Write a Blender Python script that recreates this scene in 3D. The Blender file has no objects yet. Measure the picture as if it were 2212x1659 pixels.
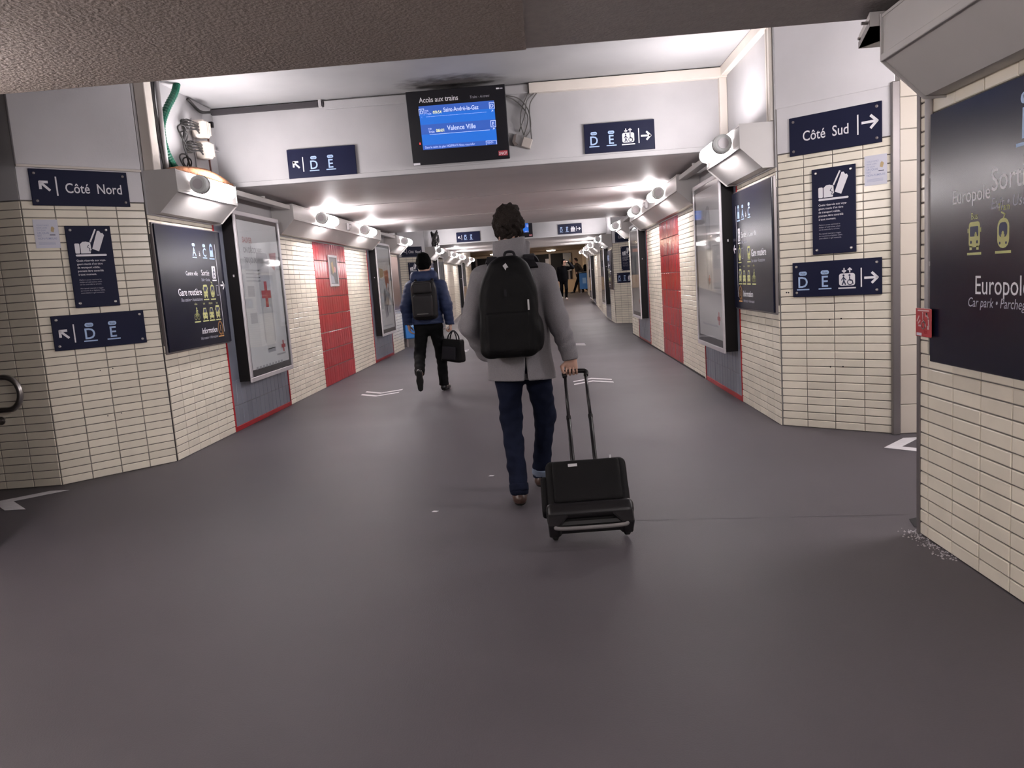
import bpy, bmesh, math, random
import numpy as np
from mathutils import Matrix, Vector
random.seed(7); rng = np.random.default_rng(7)
SC = bpy.context.scene
COL = SC.collection
PI = math.pi

# ------------------------------------------------------------------ camera
F, CX, CY, HC = 1657.2, 1106.0, 829.5, 1.40
VPX, VPY, ROLL = 1176.8, 604.1, 0.06915
_v = Vector((VPX-CX, VPY-CY, F)); _d = Vector((math.cos(ROLL), -math.sin(ROLL), 0))
_n = _v.cross(_d).normalized()
if _n.y < 0: _n = -_n
_fy = _v.normalized(); _fz = -_n; _fx = _fy.cross(_fz).normalized()
RW = Matrix((_fx, _fy, _fz))                      # camera-image coords -> world
cd = bpy.data.cameras.new('camera'); cam = bpy.data.objects.new('camera', cd); COL.objects.link(cam)
cd.sensor_fit = 'HORIZONTAL'; cd.sensor_width = 36.0; cd.lens = F/2212*36.0; cd.clip_start = .05; cd.clip_end = 200
M3 = Matrix((RW @ Vector((1, 0, 0)), RW @ Vector((0, -1, 0)), RW @ Vector((0, 0, -1)))).transposed()
cam.matrix_world = Matrix.Translation((0, 0, HC)) @ M3.to_4x4()
SC.camera = cam

# ------------------------------------------------------------------ world, exposure
W = bpy.data.worlds.new('world'); SC.world = W; W.use_nodes = True
W.node_tree.nodes['Background'].inputs[0].default_value = (.9, .88, .95, 1)
W.node_tree.nodes['Background'].inputs[1].default_value = .02
SC.view_settings.view_transform = 'Standard'; SC.view_settings.look = 'None'
SC.view_settings.gamma = 1; SC.view_settings.use_curve_mapping = False
SC.view_settings.exposure = 0.62
SC.cycles.diffuse_bounces = 8
LAMP = 66.0                                        # radiance of the tube lamps
LAMPC = (1.0, .94, .955)

# ------------------------------------------------------------------ materials
MATS = {}
def mat(name, col, rough=.5, metal=0., spec=.5, emit=None, es=0., var=0., bump=0., bscale=40., nvar=0., nscale=3., coat=0., alt=None, rvar=0., detail=4.):
    """procedural principled material: var = per piece brightness spread, nvar/alt = noise mottling, bump = fine relief"""
    if name in MATS: return MATS[name]
    m = bpy.data.materials.new(name); m.use_nodes = True; nt = m.node_tree; N = nt.nodes; L = nt.links
    b = N['Principled BSDF']
    b.inputs['Roughness'].default_value = rough; b.inputs['Metallic'].default_value = metal
    b.inputs['Specular IOR Level'].default_value = spec; b.inputs['Coat Weight'].default_value = coat
    b.inputs['Coat Roughness'].default_value = .05
    c = (*col, 1); b.inputs['Base Color'].default_value = c; src = None
    tc = N.new('ShaderNodeTexCoord'); geo = None
    if nvar or alt:
        n = N.new('ShaderNodeTexNoise'); n.inputs['Scale'].default_value = nscale; n.inputs['Detail'].default_value = detail
        geo = N.new('ShaderNodeNewGeometry'); L.new(geo.outputs['Position'], n.inputs['Vector'])
        r = N.new('ShaderNodeValToRGB'); L.new(n.outputs['Fac'], r.inputs[0])
        r.color_ramp.elements[0].position = .3; r.color_ramp.elements[1].position = .72
        a = alt or tuple(x*(1-nvar) for x in col)
        r.color_ramp.elements[0].color = (*a, 1); r.color_ramp.elements[1].color = c
        src = r.outputs[0]
        if rvar:
            mr = N.new('ShaderNodeMapRange'); L.new(n.outputs['Fac'], mr.inputs[0]); mr.inputs[1].default_value = .3; mr.inputs[2].default_value = .7
            mr.inputs[3].default_value = rough-rvar; mr.inputs[4].default_value = rough+rvar; L.new(mr.outputs[0], b.inputs['Roughness'])
    if var:
        oi = N.new('ShaderNodeObjectInfo'); g = geo or N.new('ShaderNodeNewGeometry')
        ad = N.new('ShaderNodeMath'); ad.operation = 'ADD'; L.new(oi.outputs['Random'], ad.inputs[0]); L.new(g.outputs['Random Per Island'], ad.inputs[1])
        fr = N.new('ShaderNodeMath'); fr.operation = 'FRACT'; L.new(ad.outputs[0], fr.inputs[0])
        mr = N.new('ShaderNodeMapRange'); L.new(fr.outputs[0], mr.inputs[0]); mr.inputs[3].default_value = 1-var; mr.inputs[4].default_value = 1+var
        hs = N.new('ShaderNodeHueSaturation'); L.new(mr.outputs[0], hs.inputs['Value'])
        if src: L.new(src, hs.inputs['Color'])
        else: hs.inputs['Color'].default_value = c
        src = hs.outputs[0]
    if src: L.new(src, b.inputs['Base Color'])
    if bump:
        n = N.new('ShaderNodeTexNoise'); n.inputs['Scale'].default_value = bscale; n.inputs['Detail'].default_value = 3
        g = N.new('ShaderNodeNewGeometry'); L.new(g.outputs['Position'], n.inputs['Vector'])
        bm = N.new('ShaderNodeBump'); bm.inputs['Strength'].default_value = min(1, bump); bm.inputs['Distance'].default_value = .01*max(1, bump)
        L.new(n.outputs['Fac'], bm.inputs['Height']); L.new(bm.outputs[0], b.inputs['Normal'])
    if emit: b.inputs['Emission Color'].default_value = (*emit, 1); b.inputs['Emission Strength'].default_value = es
    m.diffuse_color = c
    MATS[name] = m; return m
def glass_mat():
    m = bpy.data.materials.new('pane glass'); m.use_nodes = True; nt = m.node_tree; nt.nodes.clear()
    o = nt.nodes.new('ShaderNodeOutputMaterial'); mx = nt.nodes.new('ShaderNodeMixShader'); t = nt.nodes.new('ShaderNodeBsdfTransparent'); g = nt.nodes.new('ShaderNodeBsdfGlossy')
    fr = nt.nodes.new('ShaderNodeFresnel'); bf = nt.nodes.new('ShaderNodeNewGeometry'); mr = nt.nodes.new('ShaderNodeMapRange'); mr.inputs[3].default_value = 1.5; mr.inputs[4].default_value = 1/1.5
    nt.links.new(bf.outputs['Backfacing'], mr.inputs[0]); nt.links.new(mr.outputs[0], fr.inputs[0]); g.inputs['Roughness'].default_value = .03
    t.inputs[0].default_value = (.98, .985, .985, 1)
    nt.links.new(fr.outputs[0], mx.inputs[0]); nt.links.new(t.outputs[0], mx.inputs[1]); nt.links.new(g.outputs[0], mx.inputs[2]); nt.links.new(mx.outputs[0], o.inputs[0])
    return m
GLASS = glass_mat()
TILE = mat('cream glazed tile', (.84, .775, .65), .22, var=.07, nvar=.06, nscale=9, bump=.05, bscale=18)
TILEB = mat('large pale tile', (.47, .42, .36), .3, var=.03)
GROUT = mat('grey grout', (.18, .165, .155), .9, nvar=.35, nscale=12)
REDT = mat('red glazed tile', (.36, .018, .024), .17, spec=.3, var=.10, bump=.10, bscale=14)
GREYT = mat('blue grey tile', (.17, .18, .22), .3, var=.08)
WHITE = mat('white wall paint', (.46, .45, .46), .6, nvar=.10, nscale=2.5, bump=.06, bscale=60)
WHITE_LIFT = mat('white paint lightened at corners', (.74, .72, .74), .6, nvar=.08, nscale=2.5, bump=.06, bscale=60)  # same white paint as the lintel, lightened to brighten the dim corners
TRIM = mat('cream trim', (.72, .66, .60), .5, nvar=.08, nscale=4)
CEILB = mat('brown roughcast', (.31, .26, .24), .9, nvar=.15, nscale=25, bump=.75, bscale=55)
CEILG = mat('grey roughcast', (.40, .37, .365), .85, nvar=.12, nscale=20, bump=.6, bscale=60)
CEILT = mat('grey ceiling paint', (.60, .56, .56), .55, nvar=.12, nscale=1.5, bump=.08, bscale=30)
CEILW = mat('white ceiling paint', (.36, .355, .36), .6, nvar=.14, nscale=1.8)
TRUNK = mat('white enamelled trough', (.56, .535, .52), .42, nvar=.06, nscale=3)
STEEL = mat('brushed steel', (.45, .43, .42), .28, 1.0)
DSTEEL = mat('dull steel post', (.20, .18, .18), .4, .6)
BLACK = mat('black casing', (.006, .005, .0055), .45, spec=.2)
FRAME = mat('silver frame', (.58, .55, .57), .35, .3)
NAVY = mat('navy sign enamel', (.009, .011, .036), .45, spec=.16)
NAVYG = mat('glossy navy sign enamel', (.009, .011, .032), .28, spec=.4)
NAVYB = mat('navy board enamel', (.006, .007, .020), .22, spec=.34)
LWHITE = mat('white lettering', (.78, .76, .80), .5)
LGREY = mat('grey lettering', (.40, .39, .45), .5)
LBLUE = mat('light blue lettering', (.38, .52, .76), .5)
LGREEN = mat('yellow green pictogram', (.50, .50, .20), .5)
LORANGE = mat('orange pictogram', (.55, .28, .09), .5)
LNAVY = mat('navy print', (.02, .025, .07), .5)
CAPM = mat('grey lamp cap', (.70, .72, .71), .3, .0)
RUBBER = mat('black rubber', (.012, .012, .012), .6)

# ------------------------------------------------------------------ mesh helpers
class MB:
    def __init__(s): s.v = []; s.f = []
    def add(s, vs, fs):
        o = len(s.v); s.v += [tuple(x) for x in vs]; s.f += [tuple(i+o for i in f) for f in fs]; return s
    def box(s, x0, x1, y0, y1, z0, z1):
        return s.add([(x0,y0,z0),(x1,y0,z0),(x1,y1,z0),(x0,y1,z0),(x0,y0,z1),(x1,y0,z1),(x1,y1,z1),(x0,y1,z1)],
                     [(0,3,2,1),(4,5,6,7),(0,1,5,4),(1,2,6,5),(2,3,7,6),(3,0,4,7)])
    def prism(s, poly, a, b, fn):
        """poly: 2D points; fn(p, t) -> 3D point; extruded from t=a to t=b"""
        n = len(poly); vs = [fn(p, a) for p in poly] + [fn(p, b) for p in poly]
        return s.add(vs, [tuple(range(n))[::-1], tuple(range(n, 2*n))] + [(i, (i+1) % n, n+(i+1) % n, n+i) for i in range(n)])
    def tube(s, pts, r, n=8, caps=True):
        pts = [Vector(p) for p in pts]; k = len(pts); rs = r if isinstance(r, (list, tuple)) else [r]*k
        vs = []; up = None
        for i, p in enumerate(pts):
            d = (pts[min(i+1, k-1)] - pts[max(i-1, 0)]).normalized()
            if up is None: up = Vector((0, 0, 1)) if abs(d.z) < .9 else Vector((1, 0, 0))
            a = d.cross(up).normalized(); b = a.cross(d).normalized(); up = b
            vs += [p + (a*math.cos(2*PI*j/n) + b*math.sin(2*PI*j/n))*rs[i] for j in range(n)]
        fs = [(i*n+j, i*n+(j+1) % n, (i+1)*n+(j+1) % n, (i+1)*n+j) for i in range(k-1) for j in range(n)]
        if caps: fs += [tuple(range(n))[::-1], tuple(range((k-1)*n, k*n))]
        return s.add(vs, fs)
    def cyl(s, a, b, r, n=16): return s.tube([a, b], r, n)
    def flat(s, poly, y=0.):                        # polygon in the local x-z plane, facing -y
        n = len(poly); return s.add([(p[0], y, p[1]) for p in poly], [tuple(range(n))])
    def floor(s, poly, z): n = len(poly); return s.add([(p[0], p[1], z) for p in poly], [tuple(range(n))])
    def mesh(s, name, bevel=0., seg=1, smooth=False):
        me = bpy.data.meshes.new(name); me.from_pydata(s.v, [], s.f)
        bm = bmesh.new(); bm.from_mesh(me)
        bmesh.ops.recalc_face_normals(bm, faces=bm.faces)
        if bevel: bmesh.ops.bevel(bm, geom=list(bm.edges), offset=bevel, segments=seg, affect='EDGES', profile=.6)
        bm.to_mesh(me); bm.free()
        if smooth: me.polygons.foreach_set('use_smooth', [True]*len(me.polygons))
        return me
def link(name, me, m, parent=None):
    o = bpy.data.objects.new(name, me); COL.objects.link(o)
    if m and not me.materials: me.materials.append(m)
    if parent: o.parent = parent
    return o
def part(name, mb, m, parent, bevel=0., seg=1, smooth=False, kind=None):
    o = link(name, mb.mesh(name, bevel, seg, smooth), m, parent)
    if kind: o['kind'] = kind
    return o
def tag(o, label, cat, group=None):
    o['label'] = label; o['category'] = cat
    if group: o['group'] = group
    return o
def thing(name, label, cat, loc=(0,0,0), rotz=0., group=None):
    o = bpy.data.objects.new(name, None); COL.objects.link(o); o.empty_display_size = .1
    o.location = loc; o.rotation_euler = (0, 0, rotz)
    return tag(o, label, cat, group)
def struct(name, mb, m, bevel=0., smooth=False, loc=None, rotz=0.):
    o = part(name, mb, m, None, bevel, smooth=smooth); o['kind'] = 'structure'
    if loc: o.location = loc; o.rotation_euler = (0, 0, rotz)
    return o

# ------------------------------------------------------------------ tiles
def tile_geo(w, h, d=.008, c=.0035):
    """glazed tile: softened front face towards -y, back at y=0, centre at origin of x-z"""
    a, b = w/2, h/2
    v = [(-a,0,-b),(a,0,-b),(a,0,b),(-a,0,b),(-a,-d+c,-b),(a,-d+c,-b),(a,-d+c,b),(-a,-d+c,b),(-a+c,-d,-b+c),(a-c,-d,-b+c),(a-c,-d,b-c),(-a+c,-d,b-c)]
    f = [(0,1,5,4),(1,2,6,5),(2,3,7,6),(3,0,4,7),(4,5,9,8),(5,6,10,9),(6,7,11,10),(7,4,8,11),(8,9,10,11)]
    return v, f
_tm = {}
def tile_mesh(w, h, m, d=.008):
    k = (round(w, 3), round(h, 3), m.name)
    if k not in _tm:
        b = MB(); b.add(*tile_geo(w, h, d)); me = bpy.data.meshes.new('tile'); me.from_pydata(b.v, [], b.f); me.materials.append(m); _tm[k] = me
    return _tm[k]
def cells(x0, x1, z0, z1, mw, mh):
    """tile grid from the bottom up, left to right; the last column is cut"""
    out = []; z = z0
    while z < z1-.012:
        h = min(mh, z1-z); x = x0
        while x < x1-.012:
            w = min(mw, x1-x); out.append((x+w/2, z+h/2, w, h)); x += w
        z += h
    return out
def tiles(parent, cl, m=TILE, joint=.006, skip=None, d=.008, stuff=False, name='tile'):
    if stuff:
        b = MB()
        for x, z, w, h in cl:
            if skip and skip(x, z): continue
            v, f = tile_geo(w-joint, h-joint, d); jit = rng.normal(0, .0006)
            b.add([(p[0]+x, p[1]+(jit if p[1] else 0), p[2]+z) for p in v], f)
        me = bpy.data.meshes.new(name); me.from_pydata(b.v, [], b.f); o = link(name, me, m, parent); o['kind'] = 'stuff'; return
    for x, z, w, h in cl:
        if skip and skip(x, z): continue
        o = link(name, tile_mesh(w-joint, h-joint, m, d), m, parent)
        o.location = (x, rng.normal(0, .0006), z); o.rotation_euler = (rng.normal(0, .004), 0, rng.normal(0, .003))

# ------------------------------------------------------------------ flat print: lettering and pictograms
_tx = {}
def text2d(s, size, align='LEFT', sx=1., bold=0., shear=0.):
    k = (s, bold, shear)
    if k not in _tx:
        cu = bpy.data.curves.new('t', 'FONT'); cu.body = s; cu.size = 1; cu.resolution_u = 3; cu.offset = bold; cu.shear = shear
        ob = bpy.data.objects.new('t', cu); me = bpy.data.meshes.new_from_object(ob)
        vs = [(v.co.x, v.co.y) for v in me.vertices]; fs = [tuple(p.vertices) for p in me.polygons]
        bpy.data.objects.remove(ob); bpy.data.curves.remove(cu); bpy.data.meshes.remove(me); _tx[k] = (vs, fs)
    vs, fs = _tx[k]
    if not vs: return [], []
    xs = [v[0] for v in vs]; w0, w1 = min(xs), max(xs)
    off = {'LEFT': w0, 'RIGHT': w1, 'CENTER': (w0+w1)/2}[align]
    return [((v[0]-off)*size*sx, v[1]*size) for v in vs], fs
def arc(cx, cy, r, a0, a1, n=12, ry=None):
    ry = ry or r
    return [(cx+r*math.cos(a0+(a1-a0)*i/n), cy+ry*math.sin(a0+(a1-a0)*i/n)) for i in range(n+1)]
class Ink:
    """drawing surface on a vertical board: u to the right, v up, each colour becomes one flat part"""
    def __init__(s, parent, y, u0=0., v0=0.): s.p = parent; s.y = y; s.l = {}; s.u0 = u0; s.v0 = v0; s.dy = {}
    def _mb(s, m, lift): return s.l.setdefault((m.name, lift), (MB(), m))[0]
    def poly(s, m, pts, lift=0): s._mb(m, lift).add([(p[0]+s.u0, s.y-.0008*lift, p[1]+s.v0) for p in pts], [tuple(range(len(pts)))]); return s
    def rect(s, m, u, v, w, h, lift=0): return s.poly(m, [(u,v),(u+w,v),(u+w,v+h),(u,v+h)], lift)
    def rrect(s, m, u, v, w, h, r, lift=0):
        r = min(r, w/2, h/2)
        return s.poly(m, arc(u+w-r,v+r,r,-PI/2,0,4)+arc(u+w-r,v+h-r,r,0,PI/2,4)+arc(u+r,v+h-r,r,PI/2,PI,4)+arc(u+r,v+r,r,PI,1.5*PI,4), lift)
    def disc(s, m, u, v, r, lift=0, ry=None): return s.poly(m, arc(u, v, r, 0, 2*PI*15/16, 15, ry), lift)
    def line(s, m, pts, t, lift=0, closed=False):
        if closed: pts = list(pts)+[pts[0]]
        for (a, b), (c, d) in zip(pts, pts[1:]):
            dx, dy = c-a, d-b; l = math.hypot(dx, dy) or 1; nx, ny = -dy/l*t/2, dx/l*t/2; ex, ey = dx/l*t*.3, dy/l*t*.3
            s.poly(m, [(a+nx-ex,b+ny-ey),(a-nx-ex,b-ny-ey),(c-nx+ex,d-ny+ey),(c+nx+ex,d+ny+ey)], lift)
        return s
    def ring(s, m, u, v, r, t, lift=0, ry=None): return s.line(m, arc(u, v, r, 0, 2*PI, 18, ry), t, lift)
    def text(s, m, u, v, body, size, align='LEFT', sx=.92, bold=0., shear=0., lift=0):
        vs, fs = text2d(body, size, align, sx, bold, shear)
        s._mb(m, lift).add([(p[0]+u+s.u0, s.y-.0008*lift, p[1]+v+s.v0) for p in vs], fs); return s
    def done(s, names=None):
        for (k, lf), (b, m) in s.l.items():
            if not b.v: continue
            nm = (names or {}).get(k, 'lettering')
            me = bpy.data.meshes.new(nm); me.from_pydata(b.v, [], b.f); link(nm, me, m, s.p)
INKN = {'yellow green pictogram': 'pictogram', 'orange pictogram': 'pictogram', 'navy print': 'print_detail', 'light blue lettering': 'track_lettering'}
def arrow(k, m, u, v, s, ang, t):
    c, n = math.cos(ang), math.sin(ang)
    R = lambda x, y: (u+(x*c-y*n)*s, v+(x*n+y*c)*s)
    k.line(m, [R(-.5, 0), R(.42, 0)], t); k.line(m, [R(.08, .40), R(.48, 0), R(.08, -.40)], t*1.05)
def track(k, u, v, ch, s, m=LBLUE):
    """pill with Voie, the letter, an underline; s = letter height"""
    k.rrect(m, u-.36*s, v+1.06*s, .72*s, .36*s, .18*s); k.text(LNAVY, u, v+1.15*s, 'Voie', .27*s, 'CENTER', lift=1)
    k.text(m, u, v, ch, 1.36*s, 'CENTER', .95, bold=.012)
    k.rect(m, u-.56*s, v-.24*s, 1.12*s, .11*s)
def lift_icon(k, u, v, s, m=LWHITE, d=LNAVY):
    k.rrect(m, u-.62*s, v, 1.24*s, .98*s, .2*s); k.rect(m, u-.68*s, v-.24*s, 1.36*s, .11*s)
    k.disc(d, u-.26*s, v+.82*s, .08*s, 1); k.line(d, [(u-.26*s, v+.7*s), (u-.24*s, v+.4*s), (u-.36*s, v+.1*s)], .09*s, 1)
    k.line(d, [(u-.24*s, v+.4*s), (u-.12*s, v+.1*s)], .09*s, 1); k.line(d, [(u-.42*s, v+.45*s), (u-.27*s, v+.68*s), (u-.08*s, v+.45*s)], .07*s, 1)
    k.disc(d, u+.2*s, v+.82*s, .08*s, 1); k.line(d, [(u+.2*s, v+.7*s), (u+.22*s, v+.42*s), (u+.4*s, v+.4*s), (u+.47*s, v+.15*s)], .08*s, 1)
    k.ring(d, u+.24*s, v+.27*s, .2*s, .06*s, 1)
    for du, a in ((-.22, -PI/2), (.22, PI/2)): arrow(k, m, u+du*s, v+1.22*s, .32*s, a, .1*s)
def bus(k, u, v, s, m=LGREEN, d=LNAVY):
    k.rrect(m, u-.36*s, v+.1*s, .72*s, .9*s, .14*s); k.rrect(d, u-.27*s, v+.48*s, .54*s, .36*s, .05*s, 1)
    k.rect(m, u-.3*s, v, .16*s, .14*s); k.rect(m, u+.14*s, v, .16*s, .14*s); k.rect(m, u-.46*s, v-.18*s, .92*s, .09*s)
    k.disc(d, u-.2*s, v+.28*s, .06*s, 1); k.disc(d, u+.2*s, v+.28*s, .06*s, 1); k.disc(m, u+.12*s, v+.58*s, .06*s, 2); k.rect(m, u+.04*s, v+.46*s, .16*s, .1*s, 2)
    k.rect(m, u-.44*s, v+.62*s, .06*s, .16*s); k.rect(m, u+.38*s, v+.62*s, .06*s, .16*s)
def tram(k, u, v, s, m=LGREEN, d=LNAVY):
    k.rrect(m, u-.34*s, v, .68*s, 1.0*s, .3*s); k.rrect(d, u-.24*s, v+.36*s, .48*s, .5*s, .16*s, 1); k.rect(m, u-.46*s, v-.18*s, .92*s, .09*s)
    k.disc(m, u, v+.5*s, .07*s, 2); k.rect(m, u-.1*s, v+.36*s, .2*s, .1*s, 2); k.disc(d, u-.18*s, v+.17*s, .05*s, 1); k.disc(d, u+.18*s, v+.17*s, .05*s, 1)
    k.line(m, [(u-.12*s, v+1.2*s), (u+.08*s, v+1.12*s), (u, v+1.0*s)], .06*s)
def car(k, u, v, s, m=LGREEN, d=LNAVY):
    k.rrect(m, u-.4*s, v+.06*s, .8*s, .46*s, .1*s); k.poly(m, [(u-.34*s,v+.5*s),(u+.34*s,v+.5*s),(u+.22*s,v+.86*s),(u-.22*s,v+.86*s)])
    k.poly(d, [(u-.25*s,v+.52*s),(u+.25*s,v+.52*s),(u+.16*s,v+.78*s),(u-.16*s,v+.78*s)], 1); k.rect(m, u-.5*s, v-.18*s, 1.0*s, .09*s)
    k.disc(d, u-.24*s, v+.3*s, .07*s, 1); k.disc(d, u+.24*s, v+.3*s, .07*s, 1); k.rect(m, u-.36*s, v-.02*s, .14*s, .12*s); k.rect(m, u+.22*s, v-.02*s, .14*s, .12*s)
def bike(k, u, v, s, m=LGREEN):
    k.ring(m, u-.24*s, v+.24*s, .2*s, .07*s); k.ring(m, u+.24*s, v+.24*s, .2*s, .07*s); k.rect(m, u-.5*s, v-.18*s, 1.0*s, .09*s)
    k.line(m, [(u-.24*s,v+.24*s),(u-.06*s,v+.6*s),(u+.14*s,v+.58*s),(u+.24*s,v+.24*s)], .07*s); k.line(m, [(u-.06*s,v+.6*s),(u+.02*s,v+.26*s),(u+.14*s,v+.58*s)], .07*s)
    k.disc(m, u+.06*s, v+.86*s, .09*s); k.line(m, [(u-.08*s,v+.62*s),(u+.04*s,v+.76*s),(u+.2*s,v+.66*s)], .09*s)
def train(k, u, v, s, m=LBLUE, d=LNAVY):
    k.poly(m, arc(u, v+.62*s, .28*s, 0, PI, 10, .4*s)+[(u-.3*s, v), (u+.3*s, v)]); k.rrect(d, u-.19*s, v+.5*s, .38*s, .3*s, .1*s, 1); k.rect(m, u-.46*s, v-.2*s, .92*s, .1*s)
def exit_icon(k, u, v, s, m=LWHITE, d=LNAVY):
    k.rrect(m, u-.34*s, v, .68*s, 1.05*s, .08*s); k.rect(m, u-.42*s, v-.2*s, .84*s, .1*s); k.disc(d, u+.02*s, v+.82*s, .09*s, 1)
    k.line(d, [(u, v+.68*s), (u-.02*s, v+.36*s), (u-.16*s, v+.1*s)], .11*s, 1); k.line(d, [(u-.02*s, v+.36*s), (u+.16*s, v+.12*s)], .11*s, 1); k.line(d, [(u-.18*s,v+.46*s),(u,v+.66*s),(u+.18*s,v+.5*s)], .08*s, 1)
def info(k, u, v, s, m=LORANGE):
    k.ring(m, u, v+.5*s, .4*s, .13*s, 0, .5*s); k.text(m, u, v+.26*s, 'i', .7*s, 'CENTER', bold=.03); k.poly(m, [(u+.1*s,v),(u+.45*s,v-.05*s),(u+.4*s,v+.25*s)]); k.rect(m, u-.5*s, v-.2*s, 1.0*s, .1*s)
def panel(root, w, h, t=.012, m=NAVY, back=0.):
    return part('panel', MB().box(-w/2, w/2, -t-back, -back, -h/2, h/2), m, root, bevel=.0025)
def screws(root, w, h, t, inset=.035, m=STEEL, r=.011, corners=None):
    me = MB().tube([(0, 0, 0), (0, -.004, 0), (0, -.006, 0)], [r, r, r*.6], 10).mesh('screw', smooth=False)
    for sx, sz in corners or ((-1,-1),(1,-1),(1,1),(-1,1)):
        o = link('screw', me, m, root); o.location = (sx*(w/2-inset), -t, sz*(h/2-inset))
# ------------------------------------------------------------------ layout
XL, XR, XN = -3.424, 1.988, 1.82                 # passage walls, near right wall
ZT, ZC, ZR = 2.30, 2.61, 3.43                    # tile top, passage ceiling, recess ceiling
S0, PER = 6.68, 15.8                             # first corner, spacing of the crossings
SEGL = 11.38
TW, TH = .2245, .0655                            # tile module
LP = (-4.06, 5.98); LQ = (XL, 6.66); RP = (XR, 6.70); RQ = (2.70, 6.10)
def ang(a, b): return math.atan2(b[1]-a[1], b[0]-a[0])
def ramp(y): return 0. if y < 25.5 else min(.6, (y-25.5)*.6/11.1)

FLOOR = mat('dark sheet flooring', (.080, .071, .079), .52, spec=.22, alt=(.063, .056, .063), nscale=.9, rvar=.04, bump=.10, bscale=160, detail=6)
fb = MB(); ys = [-8, 25.5, 36.6, 46]
for y0, y1 in zip(ys, ys[1:]): fb.add([(-9, y0, ramp(y0)), (9, y0, ramp(y0)), (9, y1, ramp(y1)), (-9, y1, ramp(y1))], [(0, 1, 2, 3)])
fb.add([(-9, -8, -.2), (9, -8, -.2), (9, 46, -.2), (-9, 46, -.2)], [(3, 2, 1, 0)])
floor = struct('floor', fb, FLOOR)
JM = mat('floor joint', (.05, .045, .05), .6)
part('floor_joint', MB().add([(.30, 4.286, .0015), (1.90, 4.126, .0015), (1.90, 4.131, .0015), (.30, 4.291, .0015)], [(0, 1, 2, 3)]), JM, floor)
part('floor_joint', MB().add([(.38, 4.86, .0015), (1.6, 4.78, .0015), (1.6, 4.783, .0015), (.38, 4.863, .0015)], [(0, 1, 2, 3)]), JM, floor)

# low ceiling above the camera: brown roughcast left of a joint, grey right of it
struct('ceiling', MB().box(-9, -.02, -8, 3.84, 2.49, 3.6), CEILB)
struct('ceiling_right', MB().box(-.02, 9, -8, 3.835, 2.496, 3.6), CEILG)
struct('ceiling_recess', MB().box(-9, 9, 3.8, 8.36, ZR, 3.7), CEILW)
struct('ceiling_passage', MB().box(-9, 9, 8.36, 16.6, ZC, 3.6), CEILT)
struct('ceiling_recess_far', MB().box(-9, 9, 16.6, 24.16, ZR+.06, 3.8), CEILW)
struct('ceiling_passage_far', MB().box(-9, 9, 24.16, 31., ZC+.08, 3.7), CEILT)
WARM = mat('warm hall plaster', (.60, .48, .36), .6, nvar=.1, nscale=1.)
struct('ceiling_hall', MB().box(-9, 9, 31., 46, 2.95, 3.7), WARM)
for i, y in enumerate((10.9, 13.6)):
    part('ceiling_joint', MB().box(XL+.3, XR-.3, y-.012, y+.012, ZC-.004, ZC+.01), CEILG, bpy.data.objects['ceiling_passage'])
struct('wall_back', MB().box(-9, 9, -8.3, -8, -.2, 3.6), WHITE)
struct('wall_passage_end_left', MB().box(-9.3, -9, -8, 46, -.2, 3.8), WHITE)
struct('wall_passage_end_right', MB().box(9, 9.3, -8, 46, -.2, 3.8), WHITE)

# lintels
def lintel(name, y, z0, z1):
    o = struct(name, MB().box(XL-.02, XR+.02, y, y+.06, z0, z1), WHITE)
    part('edge_moulding', MB().box(XL, XR, y-.012, y, z0, z0+.05), WHITE, o, bevel=.004)
    return o
lint = lintel('wall_lintel', 8.33, ZC-.004, ZR); lint2 = lintel('wall_lintel_far', 24.13, ZC+.076, ZR+.06)

# near right wall (in front of the right-hand side passage) and near left wall
wn = struct('wall_right_near', MB().box(-3.84, 8, 0, 7, -.2, 3.6), GROUT, loc=(XN, 0, 0), rotz=-PI/2)
cl = cells(-3.84, -3.75, 0, 2.3, .09, TH) + cells(-3.75, -2.63, 0, 2.3, TW, TH)
tiles(wn, cl, skip=lambda x, z: .93 < z < 2.0 and x > -3.64)
tiles(wn, cells(-2.63, 1.8, 0, 2.3, TW, TH), stuff=True, name='tile_field')
wl = struct('wall_left_near', MB().box(-8, 4.3, 0, 5.5, -.2, 3.6), GROUT, loc=(XL, 0, 0), rotz=PI/2)  # unseen end lengthened to keep lamp light off the left side wall
tiles(wl, cells(0, 4.3, 0, 2.3, TW, TH), stuff=True, name='tile_field')

# walls of the side passages
ws = struct('wall_left_side', MB().box(-5, 0, 0, .3, -.2, ZR), GROUT, loc=(*LP, 0), rotz=math.radians(4))
tiles(ws, cells(-3*TW, 0, 0, ZT, TW, TH))
tiles(ws, cells(-8*TW, -3*TW, 0, ZT, TW, TH), stuff=True, name='tile_field')
part('upper_plaster', MB().box(-5, 0, -.009, 0, ZT, ZR), WHITE, ws)
wr = struct('wall_right_side', MB().box(0, 6.3, 0, .3, -.2, ZR), GROUT, loc=(*RQ, 0), rotz=math.radians(-4))
tiles(wr, cells(.03, .03+4*.20, 0, 3.25, .20, .2335), TILEB, joint=.004)
tiles(wr, cells(.83, 4., 0, 3.25, .20, .2335), TILEB, joint=.004, stuff=True, name='tile_field')
part('corner_post', MB().box(-.035, .02, -.045, .0, 0, 2.68), DSTEEL, wr, bevel=.004)

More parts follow.
